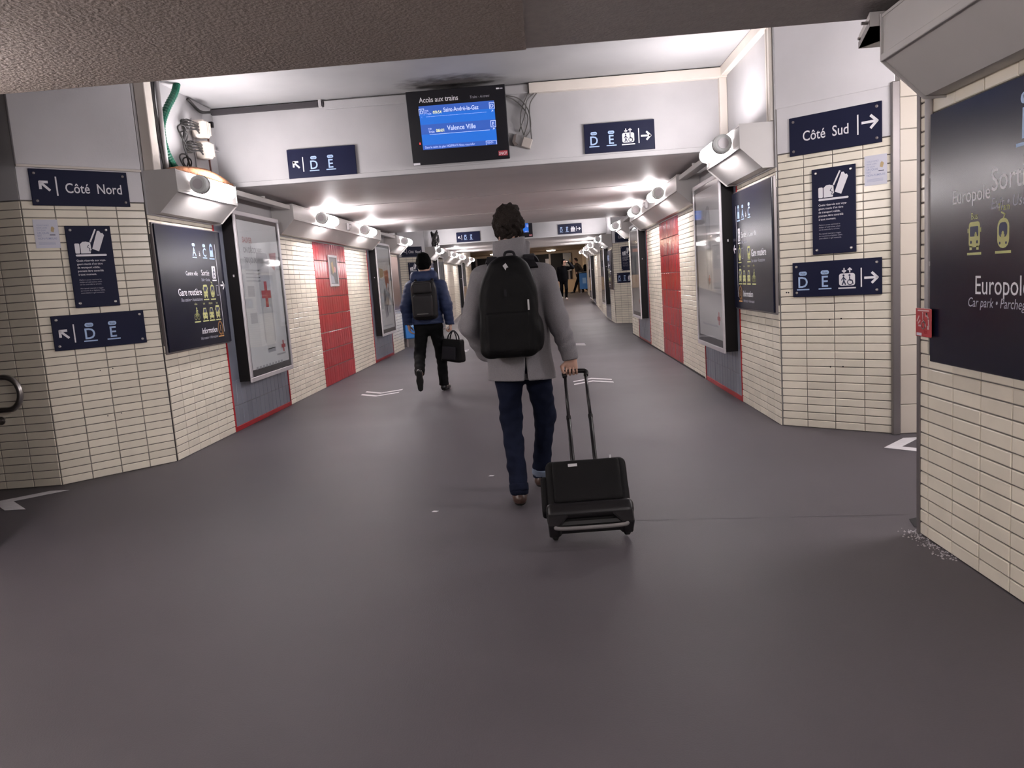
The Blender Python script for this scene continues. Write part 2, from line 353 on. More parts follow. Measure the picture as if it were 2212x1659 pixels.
# bevelled corners with the platform signs
def corner(name, a, b, k, near):
    L = math.hypot(b[0]-a[0], b[1]-a[1]); off = PER*k
    o = struct(name, MB().box(0, L, 0, .3, -.2, ZR+.06), GROUT, loc=(a[0], a[1]+off, 0), rotz=ang(a, b))
    tiles(o, cells(0, L, 0, ZT, L/4, TH), stuff=not near, name='tile' if near else 'tile_field')
    part('upper_plaster', MB().box(0, L, -.009, 0, ZT, ZR+.06), WHITE_LIFT, o)
    return o, L
cLo, LL = corner('wall_left_corner', LP, LQ, 0, True)
cRo, LR = corner('wall_right_corner', RP, RQ, 0, True)
part('plaster_ledge', MB().box(0, LL, -.03, -.009, 2.57, ZR), WHITE_LIFT, cLo, bevel=.006)
part('ledge_moulding', MB().box(0, LL, -.036, -.009, 2.553, 2.57), TRIM, cLo)
part('plaster_ledge', MB().box(0, LR, -.014, -.009, 2.66, ZR), WHITE_LIFT, cRo, bevel=.003)
c2L, _ = corner('wall_left_corner_far', LP, LQ, 1, False)
c2R, _ = corner('wall_right_corner_far', RP, RQ, 1, False)
struct('wall_left_side_far', MB().box(-5, 0, 0, .3, -.2, ZR+.06), WHITE, loc=(LP[0], LP[1]+PER, 0), rotz=0)
struct('wall_right_side_far', MB().box(0, 6.3, 0, .3, -.2, ZR+.06), TILEB, loc=(RQ[0], RQ[1]+PER, 0), rotz=0)
part('plinth', MB().box(-.02, LL, -.03, 0, 0, .07), BLACK, c2L)

# ------------------------------------------------------------------ passage walls, one per side and stretch
def side(s):                                      # s=-1 left, +1 right: wall x, rotation, local x of a world Y
    return (XL, PI/2, lambda y: y) if s < 0 else (XR, -PI/2, lambda y: -y)
def span(f, a, b): return tuple(sorted((f(a), f(b))))
def passage_wall(s, k):
    X, rz, f = side(s); S = S0+PER*k; nm = 'wall_' + ('left' if s < 0 else 'right') + ('_far' if k else '')
    zt = ZR+(.06 if k else 0); end = SEGL+(2.6 if k else 0)
    a, b = span(f, S, S+end)
    o = struct(nm, MB().box(a, b, 0, .35, -.2, zt), GROUT, loc=(X, 0, 0), rotz=rz)
    part('upper_plaster', MB().box(a, b, -.006, 0, 2.2, zt), WHITE, o)
    hide = lambda x, z: 1.03 < z < 2.06 and span(f, S+.06, S+1.33)[0] < x < span(f, S+.06, S+1.33)[1]
    near = [c for c in cells(*span(f, S, S+1.32), 0, 2.2, TW, TH)]
    tiles(o, near, skip=hide, stuff=k > 0, name='tile' if not k else 'tile_field')
    rest = []
    for u, v in ((3.12, 4.77), (6.60, 8.25), (10.05, SEGL)): rest += cells(*span(f, S+u, S+v), 0, 2.2, TW, TH)
    if k: rest += cells(*span(f, S+SEGL, S+end), 0, 2.2, TW, TH)
    tiles(o, rest, stuff=True, name='tile_field')
    # red band
    tiles(o, cells(*span(f, S+4.77, S+6.60), 0, 2.2, 1.83/14, .275), REDT if not k else TILEB, joint=.008, d=.010, stuff=k > 0, name='red_tile' if not k else 'panel_field')
    # blue grey bays behind the poster cases, edged in red
    edge = DSTEEL if k else REDT; en = 'steel_edging' if k else 'red_edging'
    for u, v in ((1.32, 3.12), (8.25, 10.05)):
        tiles(o, cells(*span(f, S+u, S+v), 0, .55, 1.8/14, .275), GREYT, joint=.004, d=.007, stuff=k > 0, name='grey_tile' if not k else 'grey_tile_field')
        x0, x1 = span(f, S+u, S+v)
        part('grey_lining', MB().box(x0, x1, -.006, 0, .55, 2.3), GREYT, o)
        for e in (x0, x1): part(en, MB().box(e-.016, e+.016, -.014, 0, 0, 2.2), edge, o, bevel=.003)
        part(en, MB().box(x0, x1, -.014, 0, 0, .055), edge, o, bevel=.003)
    return o
PW = {(s, k): passage_wall(s, k) for k in (0, 1) for s in (-1, 1)}
# far faces of the first stretch, turned into the next crossing
struct('wall_left_end', MB().add([(XL,18.06,-.2),(-4.1,18.75,-.2),(-9,18.75,-.2),(-9,18.45,-.2),(-3.9,18.0,-.2),(XL,18.06,ZR+.06),(-4.1,18.75,ZR+.06),(-9,18.75,ZR+.06),(-9,18.45,ZR+.06),(-3.9,18.0,ZR+.06)],
       [(0,1,2,3,4),(9,8,7,6,5),(0,5,6,1),(1,6,7,2),(2,7,8,3),(3,8,9,4),(4,9,5,0)]), TILEB)
struct('wall_right_end', MB().add([(XR,18.06,-.2),(2.68,18.75,-.2),(9,18.75,-.2),(9,18.45,-.2),(2.5,18.0,-.2),(XR,18.06,ZR+.06),(2.68,18.75,ZR+.06),(9,18.75,ZR+.06),(9,18.45,ZR+.06),(2.5,18.0,ZR+.06)],
       [(4,3,2,1,0),(5,6,7,8,9),(1,6,5,0),(2,7,6,1),(3,8,7,2),(4,9,8,3),(0,5,9,4)]), TILEB)

# ------------------------------------------------------------------ light troughs and tube lamps
GLOW = mat('lamp tube', (.9, .9, .9), .4, emit=LAMPC, es=LAMP)
PROF = [(0, 2.56), (-.28, 2.56), (-.28, 2.385), (-.10, 2.215), (0, 2.215)]
WORD = ['first', 'second', 'third', 'fourth', 'fifth', 'sixth', 'seventh', 'eighth', 'ninth', 'tenth']
def trough(X, rz, f, y0, y1, label, dz=0., name='light_trough'):
    t = thing(name, label, 'light trough', (X, (y0+y1)/2, 0), rz, 'white light troughs above the tiled walls')
    h = (y1-y0)/2
    part('casing', MB().prism([(p[0], p[1]+dz) for p in PROF], -h+.01, h-.01, lambda p, u: (u, p[0], p[1])), TRUNK, t)
    part('lip', MB().box(-h+.01, h-.01, -.292, -.28, 2.375+dz, 2.405+dz), TRUNK, t, bevel=.003)
    part('seam_cover', MB().box(-h+.01, h-.01, -.285, -.24, 2.56+dz, 2.572+dz), TRUNK, t)
    P2 = [(0, 2.575), (-.29, 2.575), (-.29, 2.378), (-.105, 2.203), (0, 2.203)]
    for e in (-h, h): part('end_plate', MB().prism([(p[0], p[1]+dz) for p in P2], e-.008 if e > 0 else e, e if e > 0 else e+.008, lambda p, u: (u, p[0], p[1])), TRUNK, t)
    return t
def lamp_root(X, rz, f, y0, label, dz=0.):
    """tube lamp .77 m long, the grey cap at the near end (y0)"""
    t = thing('tube_lamp', label, 'lamp', (X, y0, 2.463+dz), rz, 'glowing tube lamps along the troughs')
    d = 1 if f(1) > 0 else -1
    r = .070; pts = [(d*.07, -.375, 0), (d*.68, -.375, 0)]; rs = [r, r]
    for i in range(1, 6): a = PI/2*i/5; pts.append((d*(.68+.075*math.sin(a)), -.375, 0)); rs.append(max(.004, r*math.cos(a)))
    part('tube', MB().tube(pts, rs, 20), GLOW, t, smooth=True)
    ec = part('end_cap', MB().tube([(0, -.375, 0), (d*.008, -.375, 0), (d*.075, -.375, 0)], [.066, .078, .078], 24), CAPM, t)
    part('cap_ring', MB().tube([(d*.062, -.375, 0), (d*.085, -.375, 0)], .083, 24), STEEL, ec)
    part('cap_disc', MB().cyl((-d*.004, -.375, 0), (d*.002, -.375, 0), .046, 20), FRAME, ec)
    part('bracket', MB().box(min(d*.10, d*.22), max(d*.10, d*.22), -.36, -.283, -.05, .045), TRUNK, t, bevel=.006)
    part('bracket', MB().box(min(d*.52, d*.64), max(d*.52, d*.64), -.36, -.283, -.05, .045), TRUNK, t, bevel=.006)
    return t
sn = {-1: 'left', 1: 'right'}
for s in (-1, 1):
    X, rz, f = side(s); n = 0
    for k in (0, 1):
        S = S0+PER*k; far = 'beyond the second crossing' if k else 'before the second crossing'
        lab = {0: ['white light trough under the open cable recess', 'white light trough under the right end of the lintel'][s > 0],
               1: 'long white %s trough over the red tile band %s' % (sn[s], far), 2: 'short white %s trough past the far poster case %s' % (sn[s], far)}
        if k: lab[0] = 'short white %s trough beside the far platform signs' % sn[s]
        for i, (u, v) in enumerate(((.03, 1.35), (3.15, 8.42), (10.05, 11.33))): trough(X, rz, f, S+u, S+v, lab[i])
        for u, v in ((1.36, 3.14), (8.43, 10.04)):
            c = thing('cable_tray', 'thin white cable tray over the %s %s poster case on the %s' % ('nearer' if u < 2 else 'farther', ['first', 'second'][k]+' stretch', sn[s]), 'cable tray', (X, S+(u+v)/2, 2.5), rz, 'cable trays linking the troughs')
            h = (v-u)/2; part('tray', MB().box(-h, h, -.26, -.16, .0, .055), TRUNK, c, bevel=.004); part('hanger', MB().box(-.02, .02, -.26, 0, .055, .075), TRUNK, c)
        for u in (.25, 4.07, 6.65, 10.45):
            lamp_root(X, rz, f, S+u, 'glowing white tube lamp, %s along the %s wall' % (WORD[n], sn[s])); n += 1
# troughs of the stretch the camera stands in; unseen lamps added as fill
trough(XN, -PI/2, lambda y: -y, -7.9, 3.60, 'white light trough over the big dark direction board at right', dz=-.13)
trough(XL, PI/2, lambda y: y, -7.9, 2.9, 'white light trough over the near left wall beside the camera', dz=-.1)
for i, (y, y2) in enumerate(((.4, 2.6), (-2.4, .2), (-6., -3.2))):
    if y is not None: lamp_root(XN, -PI/2, lambda y: -y, y, 'added glowing tube lamp on the near right trough, %s from the camera' % WORD[i], -.13)
    lamp_root(XL, PI/2, lambda y: y, y2, 'added glowing tube lamp on the near left trough, %s from the camera' % WORD[i], -.1)
trough(0, 0, None, 0, 4.2, 'added white light trough inside the right-hand side passage')  # unseen trough added to carry the passage fill lamps
_t = bpy.data.objects['light_trough.014']; _t.location = (4.3, 3.84, 0); _t.rotation_euler = (0, 0, PI)
for i, x in enumerate((3.1, 4.6, 6.1)):  # unseen lamps; passage is lit, but number and places chosen to brighten corners
    _l = lamp_root(x, PI, lambda y: y, 3.84, 'added glowing tube lamp inside the right-hand side passage, %s from its mouth' % WORD[i])
# pointed end of the cable strip where the near right trough stops
t = thing('strip_end', 'small white pointed sheet metal strip at the end of the near right trough', 'metal strip', (XN, 3.6, 2.40), -PI/2)
part('strip', MB().prism([(0, 0), (-.33, 0), (-.33, .06), (0, .06)], -.36, -.008, lambda p, u: (u, p[0]*(1.0 if u > -.1 else .72)-.0, p[1])), TRUNK, t)
part('gusset', MB().add([(-.36, -.24, 0), (-.01, -.33, 0), (-.01, -.05, 0), (-.36, -.24, .03), (-.01, -.33, .03), (-.01, -.05, .03)], [(0,1,2),(5,4,3),(0,3,4,1),(1,4,5,2),(2,5,3,0)]), DSTEEL, t)
for y in (-.30, -.06): part('screw', MB().cyl((y, -.30 if y > -.2 else -.245, .03), (y, -.345 if y > -.2 else -.265, .03), .007, 8), STEEL, t)
# ------------------------------------------------------------------ signs
def at(a, b, u, k=0): r = ang(a, b); return (a[0]+u*math.cos(r), a[1]+u*math.sin(r)+PER*k, 0), r
def sign(name, label, cat, loc, rz, z, group=None): return thing(name, label, cat, (loc[0], loc[1], z), rz, group)
T = .014; GAP = .012
def mounted(root, w, h, m=NAVY, corners=True, dark=False):
    p = panel(root, w, h, T, m, GAP); part('spacer', MB().box(-w*.4, w*.4, -GAP, 0, -h*.3, h*.3), DSTEEL, root)
    if corners: screws(p, w, h, T+GAP, m=DSTEEL if dark else STEEL)
    return Ink(p, -(T+GAP)-.0005)
ticket_txt = (['Quais réservés aux voya-', 'geurs munis d’un titre', 'de transport valide,', 'pouvant être contrôlé', 'à tout moment.'],
              ['Platform access restricted to', 'holders of valid tickets which', 'can be controlled at all time.'], ['Marciapiedi riservati ai viaggia-', 'tori muniti di un biglietto valido,', 'controllabile in ogni momento.'])
def ticket(k):
    k.rrect(LWHITE, -.118, -.02, .236, .016, .008)
    k.rrect(LWHITE, -.118, .003, .036, .082, .008)
    k.poly(LWHITE, [(-.076,.003),(-.005,.003),(.0,.018),(-.012,.022),(.006,.03),(.004,.05),(.002,.09),(-.03,.10),(-.055,.098),(-.076,.08)])
    k.poly(LWHITE, [(.012,.04),(.062,.018),(.116,.150),(.106,.168),(.094,.166),(.082,.186),(.066,.186)])
    k.line(LWHITE, [(.004,.098),(.052,.196)], .012); k.line(LNAVY, [(-.012,.072),(-.024,.054),(-.006,.042),(-.014,.022)], .005, 1)
    v = -.062
    for blk, sz, sh in zip(ticket_txt, (.0235, .0155, .0155), (0, .25, .25)):
        for ln in blk: k.text(LWHITE if not sh else LGREY, -.118, v, ln, sz, sx=.93, shear=sh, bold=.006 if not sh else 0); v -= sz*1.2
        v -= .014
def corner_signs(k):
    near = k == 0; tagt = ('near ' if near else 'distant ')
    # left
    loc, r = at(LP, LQ, .445, k); zz = 0 if near else .05
    t = sign('direction_sign', 'navy sign reading Côté Nord with up-left arrow' + (' above the left ticket plaque' if near else ', small and distant behind the blue jacket'), 'sign', loc, r, 2.40+zz, 'platform direction signs')
    i = mounted(t, .73, .285, dark=True); arrow(i, LWHITE, -.265, .01, .09, 3*PI/4, .019); i.rect(LWHITE, -.185, -.065, .011, .15); i.text(LWHITE, -.118, -.04, 'Côté  Nord', .112, sx=.80, bold=.008); i.done(INKN)
    loc, r = at(LP, LQ, .452, k)
    t = sign('ticket_plaque', 'navy plaque with hand holding a ticket, ' + ('on the near left corner' if near else 'on the distant left corner'), 'sign', loc, r, 1.765+zz, 'ticket control plaques')
    i = mounted(t, .342, .665); ticket(Shift(i, 0, .105)); i.done(INKN)
    loc, r = at(LP, LQ, .443, k)
    t = sign('track_sign', 'navy track sign D E with up-left arrow on the %s left corner' % tagt.strip(), 'sign', loc, r, 1.238+zz, 'track signs')
    i = mounted(t, .715, .283); left_track(i); i.done(INKN)
    loc, r = at(RP, RQ, .487, k)
    t = sign('direction_sign', 'navy sign reading Côté Sud with right arrow' + (' beside the grey corner post' if near else ', small and distant on the right'), 'sign', loc, r, 2.412+zz, 'platform direction signs')
    i = mounted(t, .715, .303, dark=True); i.text(LWHITE, -.245, -.045, 'Côté  Sud', .112, sx=.80, bold=.008); i.rect(LWHITE, .178, -.07, .011, .15); arrow(i, LWHITE, .272, .012, .11, 0, .019); i.done(INKN)
    loc, r = at(RP, RQ, .478, k)
    t = sign('ticket_plaque', 'navy plaque with hand holding a ticket, ' + ('on the near right corner' if near else 'on the distant right corner'), 'sign', loc, r, 1.79+zz, 'ticket control plaques')
    i = mounted(t, .342, .68); ticket(Shift(i, 0, .105)); i.done(INKN)
    loc, r = at(RP, RQ, .487, k)
    t = sign('track_sign', 'navy track sign D E with lift pictogram on the %s right corner' % tagt.strip(), 'sign', loc, r, 1.252+zz, 'track signs')
    i = mounted(t, .705, .285); right_track(i); i.done(INKN)
class Shift:
    def __init__(s, i, u, v): s.i = i; s.u = u; s.v = v
    def __getattr__(s, n):
        fn = getattr(s.i, n); u0, v0 = s.u, s.v
        def g(*a, **kw):
            s.i.u0 += u0; s.i.v0 += v0; r = fn(*a, **kw); s.i.u0 -= u0; s.i.v0 -= v0; return r
        return g
def left_track(i, s=.093):
    arrow(i, LWHITE, -.277, -.01, .085, 3*PI/4, .018); i.rect(LWHITE, -.207, -.085, .010, .15)
    track(i, -.085, -.065, 'D', s); track(i, .095, -.065, 'E', s)
def right_track(i, s=.093):
    track(i, -.265, -.065, 'D', s); track(i, -.085, -.065, 'E', s); lift_icon(i, .09, -.065, s*1.08)
    i.rect(LWHITE, .195, -.08, .010, .15); arrow(i, LWHITE, .275, -.01, .095, 0, .018)
corner_signs(0); corner_signs(1)

# lintel signs
for k, y, dz in ((0, 8.33, 0), (1, 24.13, .075)):
    w = ['first', 'second'][k]
    t = sign('track_sign', 'navy track sign D E with up-left arrow hung on the %s lintel' % w, 'sign', (-2.285, y, 0), 0, 2.80+dz, 'track signs'); i = mounted(t, .735, .30, NAVY, corners=False); left_track(i); i.done(INKN)
    t = sign('track_sign', 'glossy track sign D E with lift pictogram on the %s lintel' % w, 'sign', (.868, y, 0), 0, 2.82+dz, 'track signs'); i = mounted(t, .73, .30, NAVYG, corners=False); right_track(i); i.done(INKN)

# paper notices
PAPER = mat('notice paper', (.62, .62, .70), .6); FADE = mat('faded blue print', (.30, .33, .50), .6); TAN = mat('tan print', (.48, .36, .20), .6)
for nm, a, b, u, w, h, z in (('left', LP, LQ, .150, .175, .225, 2.035), ('right', RP, RQ, .795, .165, .225, 2.06)):
    loc, r = at(a, b, u); t = sign('paper_notice', 'small pale no smoking notice taped on the %s tiled corner' % nm, 'notice', loc, r, z, 'paper notices')
    part('sheet', MB().box(-w/2, w/2, -.012, -.0095, -h/2, h/2), PAPER, t); i = Ink(t, -.0126)
    for n, (s, z) in enumerate((('VOUS FUMEZ', .062), ('NON LOIN', .042), ('DU QUAI', .022), ('UN QUAI', 0), ('EST', -.022), ('NON-FUMEURS', -.044))): i.text(FADE, -.066, z, s, .0215 if n > 2 else .016, bold=.01 if n > 2 else 0)
    for z in (-.068, -.076, -.084): i.rect(PAPER if 0 else FADE, -.066, z, .12, .0022)
    i.poly(TAN, [(.03, .02), (.05, .012), (.06, .045), (.045, .06), (.035, .05)]); i.rect(LNAVY, .02, -.012, .04, .006); i.done({'faded blue print': 'lettering', 'tan print': 'cigarette_print', 'navy print': 'cigarette_print'})

# direction boards on the passage walls
def dir_board(s, S, far):
    X, rz, f = side(s); w, h = 1.36, 1.14; mirror = s < 0
    lab = 'dark direction board for tracks A to C, %s wall%s' % (sn[s], ' below the first trough' if not far else ' beyond the second crossing')
    t = thing('direction_board', lab, 'sign', (X, S+.70 if far != 1 else S-.70, 1.553), rz, 'direction boards')
    pn = part('panel', MB().box(-w/2, w/2, -.045, -.03, -h/2, h/2), NAVYB, t, bevel=.003); part('frame', MB().box(-w/2-.012, w/2+.012, -.03, 0, -h/2-.015, h/2+.012), DSTEEL, t, bevel=.004)
    i = Ink(pn, -.0455)
    if mirror:
        e = .52; i.rect(LWHITE, e, -.46, .008, .9); arrow(i, LWHITE, .61, .02, .09, 0, .018)
        track(i, .04, .31, 'A', .085); i.text(LWHITE, .155, .31, 'à', .07, 'CENTER'); track(i, .27, .31, 'C', .085); train(i, .43, .31, .13)
        i.text(LWHITE, .06, .12, 'Centre ville', .058, 'RIGHT'); i.text(LWHITE, .32, .12, 'Sortie', .082, 'RIGHT'); i.text(LGREY, .32, .065, 'Exit • Uscita', .042, 'RIGHT', shear=.2); exit_icon(i, .43, .09, .12)
        i.text(LWHITE, .10, -.07, 'Gare routière', .094, 'RIGHT', bold=.01); i.text(LGREY, .10, -.125, 'Bus station • Autostazione', .045, 'RIGHT', shear=.2); bus(i, .19, -.10, .13); tram(i, .35, -.10, .13); i.line(LGREY, [(.45,-.08),(.5,-.08),(.5,.02),(.45,.02)], .006, closed=True)
        for u, g in ((-.06, bike), (.12, car), (.27, car), (.42, bus)): g(i, u, -.31, .13)
        for u, tx in ((-.06, 'vélos'), (.12, 'taxi'), (.27, 'dépose'), (.42, 'bus')): i.text(LGREEN, u, -.165, tx, .032, 'CENTER')
        i.text(LWHITE, .36, -.45, 'Information', .082, 'RIGHT', bold=.006); i.text(LGREY, .36, -.505, 'Information • Informazioni', .04, 'RIGHT', shear=.2); info(i, .44, -.48, .13)
    else:
        e = -.53; i.rect(LWHITE, e, -.46, .008, .9); arrow(i, LWHITE, -.61, .02, .09, PI, .018)
        train(i, -.43, .31, .13); track(i, -.27, .31, 'A', .085); i.text(LWHITE, -.155, .31, 'à', .07, 'CENTER'); track(i, -.04, .31, 'C', .085)
        exit_icon(i, -.43, .09, .12); i.text(LWHITE, -.34, .12, 'Sortie', .082); i.text(LWHITE, -.06, .12, 'Centre ville', .058); i.text(LGREY, -.34, .065, 'Exit • Uscita', .042, shear=.2)
        tram(i, -.42, -.10, .13); i.line(LGREY, [(-.34,-.08),(-.29,-.08),(-.29,.02),(-.34,.02)], .006, closed=True); bus(i, -.08, -.10, .13); i.text(LWHITE, 0.01, -.07, 'Gare routière', .094, bold=.01); i.text(LGREY, 0.01, -.125, 'Bus station • Autostazione', .045, shear=.2)
        for u, g in ((-.42, bus), (-.27, car), (-.10, car), (.08, bike)): g(i, u, -.31, .13)
        for u, tx in ((-.42, 'bus'), (-.27, 'taxi'), (-.10, 'dépose'), (.08, 'vélos')): i.text(LGREEN, u, -.165, tx, .032, 'CENTER')
        info(i, -.43, -.48, .13); i.text(LWHITE, -.32, -.45, 'Information', .082, bold=.006); i.text(LGREY, -.32, -.505, 'Information • Informazioni', .04, shear=.2)
    i.done(INKN)
for s in (-1, 1):
    dir_board(s, S0, 0); dir_board(s, S0+PER, 2)
BROWN = mat('brown poster', (.10, .055, .05), .3)
t = thing('wall_poster', 'brown printed board past the second left poster case', 'poster', (XL, 17.35, 1.55), PI/2); part('panel', MB().box(-.62, .62, -.03, 0, -.6, .6), BROWN, t, bevel=.003)
i = Ink(t, -.0315); [i.text(LGREY, -.45, .38-.2*j, tx, .12) for j, tx in enumerate(('INFO', 'Plan', 'Quais', 'Accès'))]; i.done()

# the big board at the right edge
t = thing('direction_board', 'large glossy dark board for track F and Europole exit at right', 'sign', (XN, 3.0, 1.457), -PI/2, 'direction boards')
w, h = 1.36, 1.125
pn = part('panel', MB().box(-w/2, w/2, -.035, -.02, -h/2, h/2), NAVYB, t, bevel=.003); part('frame', MB().box(-w/2, w/2, -.02, 0, -h/2+.01, h/2+.004), STEEL, t)
i = Ink(pn, -.0355); q = lambda y: 3.0-y; v = lambda z: z-1.457
track(i, q(2.97), v(1.795), 'F', .115); i.text(LWHITE, q(3.48), v(1.60), 'Europole', .085); i.text(LWHITE, q(3.19), v(1.625), 'Sortie', .125); i.text(LGREY, q(3.19), v(1.555), 'Exit • Uscita', .062, shear=.2)
exit_icon(i, q(2.67), v(1.6), .15)
bus(i, q(3.31), v(1.40), .115); tram(i, q(3.107), v(1.40), .115); i.text(LGREEN, q(3.31), v(1.525), 'Bus', .04, 'CENTER'); i.text(LGREEN, q(3.107), v(1.545), 'Tram', .04, 'CENTER')
car(i, q(2.9), v(1.40), .115); bike(i, q(2.7), v(1.40), .115)
i.text(LWHITE, q(3.297), v(1.218), 'Europole', .11); i.text(LGREY, q(3.35), v(1.165), 'Car park • Parcheggio', .056, shear=.2); i.done(INKN)

# emergency call box with its conduit
REDP = mat('red enamel plate', (.42, .03, .035), .35); PINK = mat('pale pictogram', (.62, .42, .42), .5); PVC = mat('white plastic conduit', (.60, .57, .58), .35)
t = thing('emergency_call_box', 'small red emergency call box with phone pictogram beside the big board', 'call box', (XN, 3.695, 1.077), -PI/2)
part('housing', MB().box(-.075, .010, -.05, 0, -.06, .065), mat('grey plastic housing', (.10, .10, .11), .5), t, bevel=.006); part('plate', MB().box(-.082, .068, -.054, -.05, -.067, .067), REDP, t, bevel=.002)
i = Ink(t, -.0552)
for a in (((-.065,-.02),(-.045,.03)), ((-.055,-.03),(-.035,.01)), ((-.05,-.04),(-.03,-.015))): i.line(PINK, [(a[0][0], a[0][1]+.025), (a[1][0], a[1][1])], .008)
i.ring(PINK, -.006, -.012, .017, .006); i.line(PINK, [(-.01, .04), (-.008, .012), (.012, .0), (.02, -.018)], .007); i.disc(PINK, -.01, .045, .006); i.line(PINK, [(.025, .045), (.044, .02), (.048, -.015)], .010); i.rect(PINK, .018, .03, .014, .018); i.rect(PINK, .034, -.03, .016, .018)
i.rect(PINK, -.06, .054, .11, .006); i.rect(PAPER, -.07, -.062, .05, .013); i.text(REDT, .002, -.05, 'SOS', .02); i.done({'pale pictogram': 'pictogram'})
t = thing('conduit', 'white plastic conduit running down to the red call box', 'conduit', (XN, 3.72, 1.14), -PI/2)
part('pipe', MB().tube([(0, -.022, 0), (0, -.022, 1.03)], .017, 12), PVC, t, smooth=True)
for z in (.2, .6, .95): part('clip', MB().box(-.024, .024, -.026, 0, z, z+.02), PVC, t)
t = struct('trim_1', MB().box(-.012, .018, -.014, .004, 0, 2.3), DSTEEL, loc=(XN, 3.84, 0), rotz=-PI/2)

# ------------------------------------------------------------------ poster cases
POST = mat('poster paper', (.84, .87, .90), .5, nvar=.08, nscale=2.); POST2 = mat('poster dim white', (.78, .78, .80), .5, nvar=.12, nscale=1.6); PGREY = mat('poster grey print', (.40, .41, .45), .5); PRED = mat('poster red print', (.50, .04, .05), .5); PORANGE = mat('poster orange print', (.55, .17, .08), .5); PPALE = mat('poster pale print', (.70, .72, .74), .5); PDIM = mat('poster faint print', (.55, .57, .62), .5); PINKP = mat('poster faded red print', (.60, .32, .34), .5)
def poster_case(s, S, u0, kind, label):
    X, rz, f = side(s); y0, y1 = S+u0, S+u0+1.40; z0, z1 = .50, 2.37; h = 1.40/2; H = (z1-z0)/2
    t = thing('poster_case', label, 'poster case', (X, (y0+y1)/2, z0), rz, 'poster cases'); c = H
    part('casing', MB().box(-h+.015, h-.015, -.135, -.007, .0+.015, 2*H-.015), BLACK, t, bevel=.004)
    fr = MB(); b = .05
    part('frame', MB().box(-h, h, -.155, -.135, 0, b), FRAME, t, bevel=.004); part('frame', MB().box(-h, h, -.155, -.135, 2*H-b, 2*H), FRAME, t, bevel=.004)
    part('frame', MB().box(-h, -h+b, -.155, -.135, b, 2*H-b), FRAME, t, bevel=.004); part('frame', MB().box(h-b, h, -.155, -.135, b, 2*H-b), FRAME, t, bevel=.004)
    part('black_border', MB().box(-h+b, h-b, -.137, -.1355, b, 2*H-b), BLACK, t)
    e = b+.045; part('poster', MB().box(-h+e, h-e, -.140, -.138, e+.03, 2*H-e), POST if kind != 'tube' else POST2, t)
    part('glass_pane', MB().box(-h+b-.005, h-b+.005, -.152, -.149, b-.005, 2*H-b+.005), GLASS, t)
    i = Ink(t, -.1412, 0, c)
    if kind == 'cross':
        i.rrect(PDIM, -.14, -.55, .36, 1.05, .05); i.rrect(PPALE, -.10, -.62, .27, .5, .05, 1); i.rect(PGREY, -.08, -.66, .25, .05, 1); cross(i, 0.05, .02, .15, 2)
        i.text(PINKP, -.50, .60, 'SAUVER', .085, bold=.02); i.text(PGREY, -.50, .49, 'ON DÉCOUVRE', .085, bold=.02); i.text(PGREY, -.50, .38, 'TOUJOURS PLUS !', .085, bold=.02)
        for z in (.29, .25, .21, .17): i.rect(PDIM, -.50, z, .42, .012)
        i.poly(PINKP, [(.28, .50), (.52, .52), (.50, .44), (.42, .30), (.33, .34)]); i.rect(PDIM, -.5, .0, .2, .12); i.rect(PDIM, -.5, -.3, .2, .12); cross(i, .45, -.62, .07); i.rect(PGREY, .2, -.72, .3, .02)
        for j in range(9): i.rect(PGREY, -.5+j*.1, -.815, .06, .03)
    elif kind == 'tube':
        i.rrect(PGREY, -.08, -.3, .22, .95, .09); i.rrect(PDIM, -.055, -.22, .17, .8, .07, 1); i.rrect(PPALE, -.04, -.42, .14, .3, .06, 1); cross(i, .04, -.16, .05, 2); cross(i, .44, -.58, .07); i.rect(PDIM, -.4, -.68, .8, .02); i.rect(PDIM, -.52, .3, 1.04, .012)
    else:
        i.poly(PORANGE, [(-.1, .36), (.34, .40), (.38, .1), (.18, .12), (.12, -.06), (.02, .08)]); i.poly(TAN, [(-.5, .42), (-.15, .40), (-.12, .26), (-.45, .22)]); i.poly(PGREY, [(-.3, -.1), (-.1, .02), (.1, -.2), (.0, -.55), (-.2, -.6)])
        i.poly(PDIM, [(.0, .0), (.3, -.1), (.35, -.5), (.1, -.5)]); i.rect(PDIM, -.5, -.76, .9, .03)
        for (u, v) in ((-.2, -.1), (.1, -.2), (.25, .0), (-.05, -.4)): i.poly(LNAVY, [(u, v), (u+.06, v+.1), (u+.09, v-.12), (u+.03, v-.18)], 1)
    i.done({POST.name: 'poster_print', PRED.name: 'poster_print', PORANGE.name: 'poster_print', PPALE.name: 'poster_print', PDIM.name: 'poster_print', PGREY.name: 'poster_print', PINKP.name: 'poster_print', TAN.name: 'poster_print', 'navy print': 'poster_print'})
    part('latch', MB().box(-.012, .012, -.010, .0, -.012, .012), FRAME, t).location = ((-h+.012 if s < 0 else h-.012), -.075, 1.17)
    return t
def cross(i, u, v, s, lift=0): i.rect(PRED, u-s*.3, v-s, s*.6, 2*s, lift); i.rect(PRED, u-s, v-s*.3, 2*s, s*.6, lift+1)
poster_case(-1, S0, 1.54, 'cross', 'tall poster case with a red cross poster on the left wall'); poster_case(-1, S0, 8.46, 'orange', 'tall poster case with an orange and grey poster on the left wall')
poster_case(1, S0, 1.44, 'tube', 'tall poster case with a pale glossy poster on the right wall'); poster_case(1, S0, 8.46, 'tube', 'second tall poster case on the right wall past the red tiles')
for s in (-1, 1):
    for u in (1.5, 8.46): poster_case(s, S0+PER, u, 'tube', 'far %s poster case beyond the second crossing, the %s one' % (sn[s], 'nearer' if u < 2 else 'farther'))
